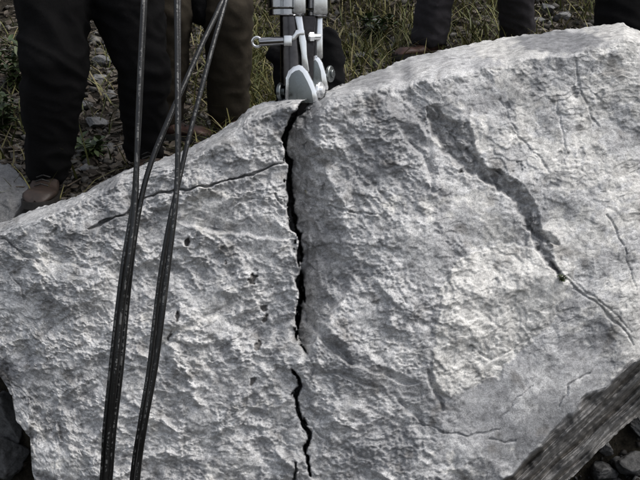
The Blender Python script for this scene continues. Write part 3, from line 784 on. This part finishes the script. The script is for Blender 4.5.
mw = spl.matrix_world
HO = [  # port on the valve block, path in photo pixels with depth, label
    ((-25, -8, 340), 0.10, [(145, -60, 2.32), (143.5, 0, 2.24), (141, 50, 2.19), (138, 120, 2.14), (136.5, 170, 2.11), (135, 205, 2.09), (129, 260, 2.05), (122, 310, 2.03), (116, 370, 2.0), (110, 430, 1.98), (106, 480, 1.96)], "black hose hanging straight down at the far left, in front of black trousers"),
    ((-25, 8, 340), 0.16, [(147, -60, 2.36), (145, 0, 2.28), (142, 60, 2.24), (139, 120, 2.19), (136, 170, 2.16), (133, 205, 2.13), (124, 260, 2.09), (117.5, 310, 2.06), (111, 370, 2.03), (105, 430, 2.0), (102, 480, 1.985)], "black hose pressed close behind the leftmost hanging hose"),
    ((-12, -23, 335), 0.02, [(232, -30, 2.44), (219, 8, 2.37), (203, 42, 2.30), (187, 78, 2.24), (170, 116, 2.18), (152, 160, 2.13), (141, 200, 2.10), (133, 250, 2.07), (126.5, 310, 2.05), (121, 370, 2.015), (114, 430, 1.985), (110, 480, 1.965)], "dark hose slanting from upper right down into the left hose bundle"),
    ((0, -23, 342), 0.12, [(177, -60, 2.30), (176.5, 0, 2.23), (177, 60, 2.18), (177.5, 120, 2.13), (177.5, 170, 2.10), (175, 210, 2.07), (169, 260, 2.04), (163, 310, 2.01), (155, 370, 1.98), (145, 425, 1.955), (137.5, 480, 1.94)], "black hose with pale print hanging upright in the right bundle"),
    ((12, -23, 335), 0.03, [(236, -40, 2.40), (226, 0, 2.34), (213, 45, 2.27), (199, 98, 2.20), (187, 145, 2.15), (178, 185, 2.115), (170, 220, 2.09), (162, 265, 2.06), (156, 310, 2.035), (149, 370, 2.0), (140, 425, 1.97), (132, 480, 1.955)], "pale shining hose slanting from upper right down into the right bundle"),
    ((20, -23, 345), 0.15, [(180, -60, 2.36), (179, 0, 2.29), (179, 60, 2.23), (179, 120, 2.18), (178, 165, 2.15), (173, 215, 2.11), (166, 262, 2.08), (160, 310, 2.05), (152, 370, 2.02), (143, 425, 1.99), (135, 480, 1.975)], "thin black hose half hidden behind the printed upright hose"),
]
HR = [0.0066, 0.0062, 0.0064, 0.0062, 0.0058, 0.0050]
for k, (port, lift, path, lab) in enumerate(HO):
    p0 = mw @ L(*port); d0 = (mw.to_3x3() @ Vector((port[0] / 25 if abs(port[1]) < 20 else 0, port[1] / 23 if abs(port[1]) >= 20 else 0, 0))).normalized()
    pts = [PV(*q) for q in path]
    a = pts[0]; apex = (p0 + a) * 0.5 + Vector((0, -0.06, 0.10 + lift * 1.6))
    start = [p0 - d0 * 0.005, p0 + d0 * 0.07, apex]
    e = pts[-1]; g0 = Vector((e.x - 0.03, e.y - 0.06, 0.10)); gpts = [g0]
    for j in range(1, 7):
        gx_, gy_ = e.x - 0.05 - 0.17 * j - 0.02 * k, e.y - 0.09 - 0.035 * j * (1 + 0.2 * k) + 0.02 * k
        gpts.append(Vector((gx_, gy_, gz(gx_, gy_) + HR[k] + 0.002)))
    tube("hydraulic_hose", catmull(start + pts + gpts, 12), HR[k], M['hose'], None, 14, 0.37 * k, 0.5 if k % 2 else 0.25)
    h = col.objects[-1]
    tag(h, lab, "hose", "hydraulic hoses hanging before the boulder")
    bm = bmesh.new(); cyl(bm, p0 - d0 * 0.01, p0 + d0 * 0.05, HR[k] * 1.7, bev=0.001, seg=12); flat("fitting", bm, M['steel'], h)

# ------------------------------------------------------------------ black sack behind the splitter
def remesh(name, parts, voxel, iters=6, wr=0.0, wr_scale=(9, 22), seed=0, zmin=None):
    """tapered chains (points, radii) merged into one continuous surface"""
    bm = bmesh.new()
    for pts, rad in parts:
        pts = [Vector(p) for p in pts]; seg = 18; prev = None
        P2, R2 = [], []
        for i in range(len(pts) - 1):
            n_ = max(2, int((pts[i + 1] - pts[i]).length / 0.025))
            for k in range(n_): P2.append(pts[i].lerp(pts[i + 1], k / n_)); R2.append(rad[i] * (1 - k / n_) + rad[i + 1] * k / n_)
        P2.append(pts[-1]); R2.append(rad[-1])
        for p, r in zip(P2, R2): bmesh.ops.create_icosphere(bm, subdivisions=2, radius=r, matrix=Matrix.Translation(p))
    me0 = bpy.data.meshes.new(name + "_src"); bm.to_mesh(me0); bm.free()
    o = bpy.data.objects.new(name + "_src", me0); col.objects.link(o)
    m1 = o.modifiers.new("r", 'REMESH'); m1.mode = 'VOXEL'; m1.voxel_size = voxel
    m2 = o.modifiers.new("s", 'SMOOTH'); m2.factor = 0.5; m2.iterations = iters
    dg = bpy.context.evaluated_depsgraph_get()
    me_ = bpy.data.meshes.new_from_object(o.evaluated_get(dg)); me_.name = name
    bpy.data.objects.remove(o); bpy.data.meshes.remove(me0)
    n_ = len(me_.vertices); c = np.empty(n_ * 3, np.float32); me_.vertices.foreach_get("co", c); c = c.reshape(-1, 3)
    if wr:
        nn = np.empty(n_ * 3, np.float32); me_.vertices.foreach_get("normal", nn); nn = nn.reshape(-1, 3)
        f = perlin((c[:, 0] + c[:, 1]) * wr_scale[0] + 3 * c[:, 2], c[:, 2] * wr_scale[1] + c[:, 0] * 6 + seed, 500 + seed)
        f2 = perlin((c[:, 0] - c[:, 1]) * wr_scale[0] * 0.7 + seed, c[:, 2] * 4, 520 + seed)
        c = c + nn * (wr * (1 - 2 * np.abs(f)) + wr * 1.1 * f2)[:, None]
    if zmin is not None: c[:, 2] = np.maximum(c[:, 2], zmin(c) if callable(zmin) else zmin)
    me_.vertices.foreach_set("co", c.ravel()); me_.update()
    for p in me_.polygons: p.use_smooth = True
    return me_

sp_ = lambda x, y, Yd: PV(x, y, Yd)
sack_parts = [([sp_(330, 36, 3.05), sp_(333, 62, 3.04), sp_(332, 92, 3.02)], [0.030, 0.040, 0.042]),
              ([sp_(318, 40, 3.06), sp_(314, 70, 3.05), sp_(312, 104, 3.03)], [0.035, 0.05, 0.06]),
              ([sp_(290, 44, 3.06), sp_(284, 60, 3.05), sp_(292, 100, 3.04)], [0.030, 0.036, 0.05]),
              ([sp_(276, 55, 3.05), sp_(288, 58, 3.05)], [0.028, 0.034])]
sk = obj("sack", remesh("sack", sack_parts, 0.008, 5, 0.006, (14, 20), 3), M['sack'])
tag(sk, "black cloth sack slumped on the boulder behind the splitter", "sack")

# ------------------------------------------------------------------ people
def knee_ik(hip, ank, l1, l2, fwd):
    d = ank - hip; L_ = min(d.length, (l1 + l2) * 0.999); a = (l1 * l1 - l2 * l2 + L_ * L_) / (2 * L_); h = math.sqrt(max(l1 * l1 - a * a, 0.0))
    ax = d.normalized(); f = (fwd - ax * fwd.dot(ax)).normalized(); return hip + ax * a + f * h

def shoe(parent, foot, yaw, m, length=0.27, w=0.05, z=0.0, roll=0.0):
    """foot = point under the ankle; yaw 0 points the toe at the viewer"""
    n_, seg = 22, 20; vs = []
    for i in range(n_):
        t = i / (n_ - 1); yy = 0.075 - t * length
        ww = w * (0.72 + 0.30 * smooth(0.15, 0.68, t)) * math.sqrt(max(1 - (max(0, t - 0.78) / 0.225) ** 2, 0.01)) * math.sqrt(max(1 - (max(0, 0.12 - t) / 0.14) ** 2, 0.05))
        hh = float(0.105 - 0.052 * smooth(0.28, 0.62, t) - 0.012 * smooth(0.8, 1.0, t)) * math.sqrt(max(1 - (max(0, t - 0.86) / 0.16) ** 2, 0.05))
        for j in range(seg):
            a = 2 * math.pi * j / seg; cx_, sz_ = math.cos(a), math.sin(a)
            xx = ww * math.copysign(abs(cx_) ** 0.75, cx_); zz = 0.018 + (hh - 0.018) * (0.5 + 0.5 * math.copysign(abs(sz_) ** 0.8, sz_))
            crease = 0.0025 * math.sin(t * 60) * (1 if 0.45 < t < 0.62 and sz_ > 0.2 else 0)
            vs.append((xx, yy, zz + crease))
    q = []
    for i in range(n_ - 1):
        for j in range(seg): q.append((i * seg + j, (i + 1) * seg + j, (i + 1) * seg + (j + 1) % seg, i * seg + (j + 1) % seg))
    c0 = len(vs); vs += [(0, 0.075, 0.05), (0, 0.075 - length, 0.03)]
    tr = [(c0, (j + 1) % seg, j) for j in range(seg)] + [(c0 + 1, (n_ - 1) * seg + j, (n_ - 1) * seg + (j + 1) % seg) for j in range(seg)]
    me_ = mesh_np("shoe", np.array(vs), np.array(q)[:, ::-1], np.array(tr)[:, ::-1])
    o = obj("shoe", me_, m, parent); o.location = foot; o.rotation_euler = (roll, 0, yaw)
    ol = []
    for s in (1, -1):
        rg = range(n_) if s == 1 else range(n_ - 1, -1, -1)
        for i in rg:
            t = i / (n_ - 1); yy = 0.077 - t * (length + 0.004)
            ww = (w + 0.004) * (0.72 + 0.30 * float(smooth(0.15, 0.68, t))) * math.sqrt(max(1 - (max(0, t - 0.78) / 0.225) ** 2, 0.01)) * math.sqrt(max(1 - (max(0, 0.12 - t) / 0.14) ** 2, 0.05))
            ol.append((s * ww, yy))
    bm = bmesh.new(); lo = [bm.verts.new((x, y, 0.0)) for x, y in ol]; hi = [bm.verts.new((x, y, 0.024)) for x, y in ol]
    bm.faces.new(lo[::-1]); bm.faces.new(hi)
    for i in range(len(ol)): bm.faces.new([lo[i], lo[(i + 1) % len(ol)], hi[(i + 1) % len(ol)], hi[i]])
    bmesh.ops.recalc_face_normals(bm, faces=bm.faces)
    flat("sole", bm, M['sole'], o)
    bm = bmesh.new()
    for i in range(4):
        yy = -0.045 - 0.018 * i; zz = 0.092 - 0.0105 * i
        cyl(bm, Vector((-0.022, yy, zz - 0.004)), Vector((0, yy - 0.004, zz + 0.004)), 0.0028, seg=8); cyl(bm, Vector((0, yy - 0.004, zz + 0.004)), Vector((0.022, yy, zz - 0.004)), 0.0028, seg=8)
    flat("laces", bm, M['sole'], o)
    return o

def person(label, feet, yaws, face, H, tm, jm, sm, thigh_r=0.105, knee_r=0.085, hem_r=0.075, lean=(0, 0), hip_drop=0.0, hip_shift=(0, 0), hem=0.10, wr=0.006, seed=0, knees=None, knee_rs=None):
    fwd = Vector((math.sin(face), -math.cos(face), 0)); side = Vector((math.cos(face), math.sin(face), 0))   # side: the person's left as seen by the viewer's right
    fl, fr = [Vector(f) for f in feet]
    base_ = (fl + fr) / 2
    hipc = Vector((base_.x + hip_shift[0], base_.y + hip_shift[1], min(fl.z, fr.z) + 0.50 * H - hip_drop))
    hips = [hipc - side * 0.09, hipc + side * 0.09]
    if (fl - fr).dot(side) > 0: hips = hips[::-1]
    l1, l2 = 0.235 * H, 0.235 * H
    anks = [f + Vector((0, 0, 0.075)) for f in (fl, fr)]
    kn = [knee_ik(h, a, l1, l2, fwd) for h, a in zip(hips, anks)]
    if knees: kn = [Vector(k) if k else q for k, q in zip(knees, kn)]
    waist = hipc + Vector((lean[0] * 0.3, lean[1] * 0.3, 0.12)); chest = hipc + Vector((lean[0], lean[1], 0.27 * H)); neck = chest + Vector((lean[0] * .2, lean[1] * .2, 0.075 * H)); head = neck + Vector((0, 0, 0.075 * H)) + fwd * 0.02
    sh = [chest - side * 0.17 + Vector((0, 0, 0.03)), chest + side * 0.17 + Vector((0, 0, 0.03))]
    el = [s + d * 0.07 + fwd * 0.03 + Vector((0, 0, -0.17 * H)) for s, d in zip(sh, (-side, side))]
    ha = [e + fwd * 0.24 + Vector((0, 0, 0.01)) for e in el]
    body = []
    for h, k, a, f, yw in zip(hips, kn, anks, (fl, fr), yaws):
        toe = Vector((math.sin(yw), -math.cos(yw), 0))
        body += [([h, k, a], [0.075, 0.052, 0.036]), ([a, f + toe * 0.09 + Vector((0, 0, 0.032))], [0.022, 0.012])]
    body += [([hipc, waist, chest], [0.12, 0.115, 0.125]), ([chest - side * 0.07, chest + side * 0.07], [0.115, 0.115]), ([chest, neck, head - Vector((0, 0, 0.03))], [0.08, 0.055, 0.06]),
             ([head - Vector((0, 0, 0.05)) + fwd * 0.02, head + Vector((0, 0, 0.035))], [0.068, 0.088]), ([head + fwd * 0.085 + Vector((0, 0, 0.01)), head + fwd * 0.104 + Vector((0, 0, -0.02))], [0.010, 0.016]),
             ([head + fwd * 0.07 + Vector((0, 0, -0.062)), head + fwd * 0.075 + Vector((0, 0, -0.058))], [0.022, 0.022])]
    for s in (-1, 1): body.append(([head + side * s * 0.082 + Vector((0, 0, 0.015)), head + side * s * 0.084 + Vector((0, 0, -0.025))], [0.018, 0.012]))
    for s, e, h, sg in zip(sh, el, ha, (-1, 1)):
        dn = (h - e).normalized(); pal = h + dn * 0.05
        body += [([s, e, h], [0.052, 0.040, 0.028]), ([h, pal], [0.028, 0.033])]
        for q, ln in zip((-0.027, -0.009, 0.009, 0.027), (0.062, 0.074, 0.078, 0.068)):
            b0 = pal + fwd * q + dn * 0.015
            body.append(([b0, b0 + dn * ln * 0.55, b0 + dn * ln * 0.9 - side * sg * ln * 0.3], [0.0105, 0.0095, 0.008]))
        body.append(([h + dn * 0.02, h + dn * 0.045 + fwd * 0.035 - side * sg * 0.01, h + dn * 0.075 + fwd * 0.045 - side * sg * 0.015], [0.013, 0.011, 0.009]))
    root = obj("person", remesh("person", body, 0.0075, 4), M['skin'])
    tag(root, label, "person", None)
    tr = [([hipc - side * 0.055, hipc + side * 0.055], [0.125, 0.125]), ([hipc, waist], [0.13, 0.125])]
    for h, k, a, f in zip(hips, kn, anks, (fl, fr)):
        hemp = f + Vector((0, 0, hem)); hemp.x, hemp.y = a.x, a.y
        tr.append(([h, h.lerp(k, 0.5), k, k.lerp(hemp, 0.5), hemp], [thigh_r * 1.08, thigh_r, (knee_rs or (knee_r, knee_r))[0 if f is fl else 1], ((knee_rs or (knee_r, knee_r))[0 if f is fl else 1] + hem_r) / 2, hem_r]))
    def zmin(c):
        d0 = (c[:, 0] - fl.x) ** 2 + (c[:, 1] - fl.y) ** 2; d1 = (c[:, 0] - fr.x) ** 2 + (c[:, 1] - fr.y) ** 2
        return np.where(d0 < d1, fl.z, fr.z) + hem - 0.045 + 0.008 * np.sin(c[:, 0] * 60)
    obj("trousers", remesh("trousers", tr, 0.0085, 5, wr, (9, 17), seed, zmin), tm, root)
    jk = [([hipc + Vector((0, 0, 0.0)), waist, chest], [0.138, 0.14, 0.148]), ([chest - side * 0.08, chest + side * 0.08], [0.138, 0.138]), ([chest, neck], [0.10, 0.068])]
    for s, e, h in zip(sh, el, ha): jk.append(([s, e, e.lerp(h, 0.92)], [0.072, 0.058, 0.046]))
    obj("jacket", remesh("jacket", jk, 0.011, 4, 0.006, (9, 12), seed + 1), jm, root)
    for f, yw in zip((fl, fr), yaws): shoe(root, f, yw, sm)
    obj("hair", remesh("hair", [([head + Vector((0, 0, 0.045)) - fwd * 0.018, head - fwd * 0.035 + Vector((0, 0, -0.02))], [0.092, 0.078])], 0.008, 2, 0.004, (40, 20), seed), M['hair'], root)
    for s in (-1, 1):
        bm = bmesh.new(); bmesh.ops.create_uvsphere(bm, u_segments=12, v_segments=8, radius=0.013, matrix=Matrix.Translation(head + fwd * 0.083 + side * s * 0.032 + Vector((0, 0, 0.016))))
        obj("eye", bm_mesh("eye", bm), M['eye'], root)
    return root

def on_ground(qx, qy, Yd, dz=0.0):
    x, y, z = P(qx, qy, Yd); return (x, y, gz(x, y) + dz)

fA_ = on_ground(50, 200, 3.02); fB_ = on_ground(145, 165, 3.16)
person("person in black trousers and muddy brown shoes standing at the boulder's left end", [fA_, fB_], [0.05, 0.35], 0.12, 1.62, M['black_cloth'], M['jacket'], M['tan_shoe'],
       thigh_r=0.118, knee_r=0.104, hem_r=0.070, hip_drop=0.0, hip_shift=(-0.015, 0.05), hem=0.095, wr=0.009, seed=1, knees=[PV(55, 62, 2.97), PV(145, 72, 3.08)], knee_rs=(0.104, 0.084))
fC_ = on_ground(165, 150, 3.48); fD_ = on_ground(229, 130, 3.52)
person("person in dark brown trousers standing between the hoses and the splitter", [fC_, fD_], [1.25, 1.0], 0.3, 1.68, M['brown_cloth'], M['shirt'], M['red_shoe'],
       thigh_r=0.105, knee_r=0.092, hem_r=0.080, hip_shift=(0, 0.03), hem=0.10, wr=0.006, seed=5)
fE_ = on_ground(428, 56, 4.35); fF_ = on_ground(516, 50, 4.45)
person("person in charcoal trousers and reddish shoes on the bank right of the splitter", [fE_, fF_], [-0.9, 0.2], -0.1, 1.70, M['grey_cloth'], M['shirt'], M['red_shoe'],
       thigh_r=0.100, knee_r=0.086, hem_r=0.084, hip_shift=(0.0, 0.02), hem=0.10, wr=0.006, seed=9)
fG_ = on_ground(607, 110, 3.42); fH_ = on_ground(676, 110, 3.46)
person("person in black trousers behind the boulder's top right corner", [fG_, fH_], [-0.1, 0.2], -0.1, 1.68, M['black_cloth'], M['jacket'], M['dark_shoe'],
       thigh_r=0.118, knee_r=0.10, hem_r=0.08, hem=0.10, wr=0.006, seed=13)

bag = obj("bag", remesh("bag", [([sp_(190, -55, 3.42), sp_(196, -10, 3.42), sp_(201, 10, 3.42)], [0.035, 0.05, 0.055]), ([sp_(190, -12, 3.42), sp_(206, -8, 3.42)], [0.04, 0.045]),
                               ([sp_(188, -55, 3.42), sp_(176, -120, 3.43), sp_(170, -150, 3.44)], [0.012, 0.010, 0.010])], 0.008, 4, 0.005, (12, 14), 4), M['sack'])
tag(bag, "black cloth bag hanging at the knees of the brown trousers", "bag")

# ------------------------------------------------------------------ litter, gravel, grass, weeds
def normal_at(x, y):
    e = 0.05; dzx = (ground_z(x + e, y) - ground_z(x - e, y)) / (2 * e); dzy = (ground_z(x, y + e) - ground_z(x, y - e)) / (2 * e)
    n_ = np.stack([-dzx, -dzy, np.ones_like(dzx)], -1); return n_ / np.linalg.norm(n_, axis=1, keepdims=True)

def frames(n_, yaw, tilt):
    """an orthonormal frame per point: normal tilted at random, turned by yaw"""
    nn = n_ + tilt; nn /= np.linalg.norm(nn, axis=1, keepdims=True)
    h = np.stack([np.cos(yaw), np.sin(yaw), np.zeros_like(yaw)], -1); t = h - nn * np.sum(h * nn, 1, keepdims=True); t /= np.linalg.norm(t, axis=1, keepdims=True)
    return t, np.cross(nn, t), nn

def scatter_xy(n_, ylo=2.75, yhi=9.0):
    Yd = ylo + (yhi - ylo) * rng.random(n_) ** 1.5
    x = (rng.random(n_) * 2 - 1) * np.where(rng.random(n_) < 0.72, 0.5 * Yd + 0.3, 1.1 * Yd + 1.0)
    k = Yd > 2.85 + 0.5 * smooth(0.3, 0.9, x)
    return x[k], Yd[k]

def leaves(n_, name, size, m, tilt=0.5, label="", lift=0.012, ylo=2.75, yhi=8.0, region=None):
    x, y = scatter_xy(n_, ylo, yhi) if region is None else region
    n_ = len(x)
    z = ground_z(x, y) + lift * rng.random(n_) * 2
    t, b, nn = frames(normal_at(x, y), rng.random(n_) * 6.28, rng.normal(0, tilt, (n_, 3)))
    s = size * (0.5 + rng.random(n_)); w = s * (0.28 + 0.25 * rng.random(n_)); c = np.stack([x, y, z], -1)
    def pt(a, bb, cc): return c + t * (s * a)[:, None] + b * (w * bb)[:, None] + nn * (s * cc)[:, None]
    k = rng.normal(0.12, 0.12, n_)
    V = np.stack([pt(-1, 0, 0), pt(-.3, -1, k), pt(.4, -.8, k * .8), pt(1, 0, k * 0.6), pt(.4, .8, k * .8), pt(-.3, 1, k), pt(0, 0, 0 * k)], 1).reshape(-1, 3)
    i = np.arange(n_)[:, None] * 7
    tr = np.concatenate([i + np.array([[6, a, b_]]) for a, b_ in ((0, 1), (1, 2), (2, 3), (3, 4), (4, 5), (5, 0))])
    o = obj(name, mesh_np(name, V, None, tr, False), M[m]); tag(o, label, None, None, "stuff"); o["category"] = "leaf litter" if m == 'litter' else "plants"
    return o
leaves(44000, "leaf_litter", 0.018, 'litter', 0.45, "dead grey-brown leaves covering the bank behind the boulder")

leaves(0, "leaf_litter", 0.018, 'litter', 0.4, "dead leaves strewn thinly on the soil before the boulder", region=(rng.random(3500) * 7 - 3.5, 0.3 + 2.3 * rng.random(3500)))

def chips(n_, name, size, label, region=None):
    x, y = scatter_xy(n_, 2.75, 7.0) if region is None else region
    n_ = len(x)
    z = ground_z(x, y) + 0.006
    t, b, nn = frames(normal_at(x, y), rng.random(n_) * 6.28, rng.normal(0, .5, (n_, 3)))
    s = size * (0.35 + rng.random(n_) ** 2.2 * 1.5); c = np.stack([x, y, z], -1); vs = []
    for a, b_, d in ((1, 0, 0), (0, .8, .1), (-1, .1, 0), (-.1, -.75, .1), (.1, .05, .62), (0, 0, -.5)):
        jt = rng.normal(0, .18, (n_, 3)); vs.append(c + t * (s * (a + jt[:, 0]))[:, None] + b * (s * (b_ + jt[:, 1]))[:, None] + nn * (s * (d + jt[:, 2] * .6))[:, None])
    V = np.stack(vs, 1).reshape(-1, 3); i = np.arange(n_)[:, None] * 6
    tr = np.concatenate([i + np.array([q]) for q in ((0, 1, 4), (1, 2, 4), (2, 3, 4), (3, 0, 4), (1, 0, 5), (2, 1, 5), (3, 2, 5), (0, 3, 5))])
    o = obj(name, mesh_np(name, V, None, tr, False), M['gravel']); tag(o, label, None, None, "stuff"); o["category"] = "gravel"
chips(12000, "gravel", 0.020, "broken grey stone chips scattered through the leaf litter")
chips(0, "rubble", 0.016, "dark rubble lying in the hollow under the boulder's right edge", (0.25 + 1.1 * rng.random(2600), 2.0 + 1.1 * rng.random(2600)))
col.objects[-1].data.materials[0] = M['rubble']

def blades(x, y, h, name, m, label, wid=0.004, droop=0.5, segs=4, catg="grass", kind="stuff"):
    n_ = len(x); z = ground_z(x, y); yaw = rng.random(n_) * 6.28; d = np.stack([np.cos(yaw), np.sin(yaw), 0 * yaw], -1); sd = np.stack([-np.sin(yaw), np.cos(yaw), 0 * yaw], -1)
    ln = rng.normal(0, 0.28, (n_, 2)); dr = droop * (0.3 + rng.random(n_)); w = wid * (0.6 + 0.8 * rng.random(n_)); rows = []
    for k in range(segs + 1):
        t = k / segs; up = h * (t - 0.35 * dr * t ** 2.5); outw = h * dr * t ** 2
        c = np.stack([x, y, z - 0.01 + up], -1) + d * outw[:, None]; c[:, 0] += ln[:, 0] * h * t; c[:, 1] += ln[:, 1] * h * t
        ww = w * (1 - t) ** 0.6 + 0.0003
        rows += [c - sd * ww[:, None], c + sd * ww[:, None]]
    V = np.stack(rows, 1).reshape(-1, 3); i = np.arange(n_)[:, None] * (2 * (segs + 1))
    q = np.concatenate([i + np.array([[2 * k, 2 * k + 1, 2 * k + 3, 2 * k + 2]]) for k in range(segs)])
    o = obj(name, mesh_np(name, V, q), M[m]); tag(o, label, None, None, kind); o["category"] = catg
    return o
# grass stands thick behind the splitter and right of it, thin elsewhere
x, y = scatter_xy(125000, 2.9, 9.0)
u_ = 320 + FPX * x / (y * CP + 0.05)
dens = ip(u_, [(-80, 0.25), (60, 0.05), (160, 0.10), (205, 0.35), (225, 0.85), (275, 0.8), (330, 0.45), (420, 0.5), (448, 0.9), (505, 1.0), (530, 0.25), (590, 0.3), (700, 0.6)]) * (0.35 + 0.65 * smooth(-0.2, 0.3, perlin(x * 2.5, y * 1.6, 77)))
dens = dens * np.where(y < 3.5, 0.35, 1)
keep = rng.random(len(x)) < dens
x, y = x[keep], y[keep]
blades(x, y, (0.08 + 0.20 * rng.random(len(x)) ** 1.5) * (0.8 + 0.5 * smooth(4.5, 6, y)), "grass", 'grass', "yellow-green grass growing on the bank behind the splitter", 0.0032, 0.9)
# dry twigs
x, y = scatter_xy(900, 3.0, 7.5); n_ = len(x); yaw = rng.random(n_) * 6.28; ln = 0.05 + 0.16 * rng.random(n_); z = ground_z(x, y) + 0.015 + 0.03 * rng.random(n_)
d = np.stack([np.cos(yaw), np.sin(yaw), rng.normal(0.1, .35, n_)], -1); a_ = np.stack([x, y, z], -1) - d * (ln / 2)[:, None]; b_ = a_ + d * ln[:, None]
sd = np.cross(d, np.array([0, 0, 1.0])); sd /= np.linalg.norm(sd, axis=1, keepdims=True); upv = np.cross(sd, d); upv /= np.linalg.norm(upv, axis=1, keepdims=True); r_ = (0.0015 + 0.0025 * rng.random(n_))[:, None]
V = np.stack([a_ + sd * r_, a_ - sd * r_ * .5 + upv * r_, a_ - sd * r_ * .5 - upv * r_, b_ + sd * r_ * .6, b_ - sd * r_ * .3 + upv * r_ * .6, b_ - sd * r_ * .3 - upv * r_ * .6], 1).reshape(-1, 3)
i = np.arange(n_)[:, None] * 6
q = np.concatenate([i + np.array([k]) for k in ((0, 1, 4, 3), (1, 2, 5, 4), (2, 0, 3, 5))])
o = obj("twigs", mesh_np("twigs", V, q), M['twig']); tag(o, "thin dry twigs lying across the leaf litter", None, None, "stuff"); o["category"] = "twigs"

def weed(qx, qy, Yd, h, nst, seed, label, leaf=0.022, on_rock=False):
    r = np.random.default_rng(seed); x0, y0, _ = P(qx, qy, Yd); z0 = P(qx, qy, Yd)[2] if on_rock else gz(x0, y0)
    root = bpy.data.objects.new("weed", None); col.objects.link(root); root.location = (x0, y0, z0); tag(root, label, "weed", "weeds on the bank")
    sv, sq, lv, lt = [], [], [], []
    for s in range(nst):
        yaw = r.random() * 6.28; out = h * (0.25 + 0.5 * r.random()); hh = h * (0.6 + 0.5 * r.random()); prev = None
        for k in range(6):
            t = k / 5; c = np.array([math.cos(yaw) * out * t ** 1.3, math.sin(yaw) * out * t ** 1.3, hh * t * (1 - 0.25 * t)]); rr = 0.0022 * (1 - 0.7 * t); b0 = len(sv)
            for j in range(4): sv.append(c + rr * np.array([math.cos(j * 1.571), math.sin(j * 1.571), 0]))
            if k: sq += [(b0 - 4 + j, b0 - 4 + (j + 1) % 4, b0 + (j + 1) % 4, b0 + j) for j in range(4)]
            for e in range(3 if k else 0):
                ly = r.random() * 6.28; ls = leaf * (0.6 + 0.8 * r.random()); td = np.array([math.cos(ly), math.sin(ly), r.normal(0.1, .4)]); td /= np.linalg.norm(td); bd_ = np.cross(td, [0, 0, 1]); bd_ /= np.linalg.norm(bd_); nd = np.cross(bd_, td); b1 = len(lv)
                for a, b2, c2 in ((0, 0, 0), (.6, -.42, .1), (1.4, -.36, .05), (2, 0, -.2), (1.4, .36, .05), (.6, .42, .1)): lv.append(c + td * ls * a + bd_ * ls * b2 + nd * ls * c2)
                lt += [(b1, b1 + 1, b1 + 2, b1 + 3), (b1, b1 + 3, b1 + 4, b1 + 5)]
    obj("stem", mesh_np("stem", np.array(sv), np.array(sq)), M['twig'], root); obj("foliage", mesh_np("foliage", np.array(lv), np.array(lt), None, False), M['weed'], root)
weed(4, 140, 3.5, 0.22, 16, 1, "dark leafy weed at the photo's left edge beside the black trousers")
weed(18, 120, 3.9, 0.24, 14, 2, "leafy weed just left of the black trousers, farther up the bank")
weed(92, 168, 3.3, 0.09, 7, 3, "low leafy weed between the legs of the black trousers")
weed(375, 48, 4.6, 0.16, 9, 4, "leafy weed on the bank between splitter and charcoal trousers")
weed(548, 24, 5.2, 0.15, 9, 5, "leafy weed on the bank right of the charcoal trousers")
weed(562, 281, front_Y(562, 281) - 0.004, 0.022, 6, 6, "tiny green sprig growing at the lower end of the boulder's dark diagonal gouge", 0.0045, True)
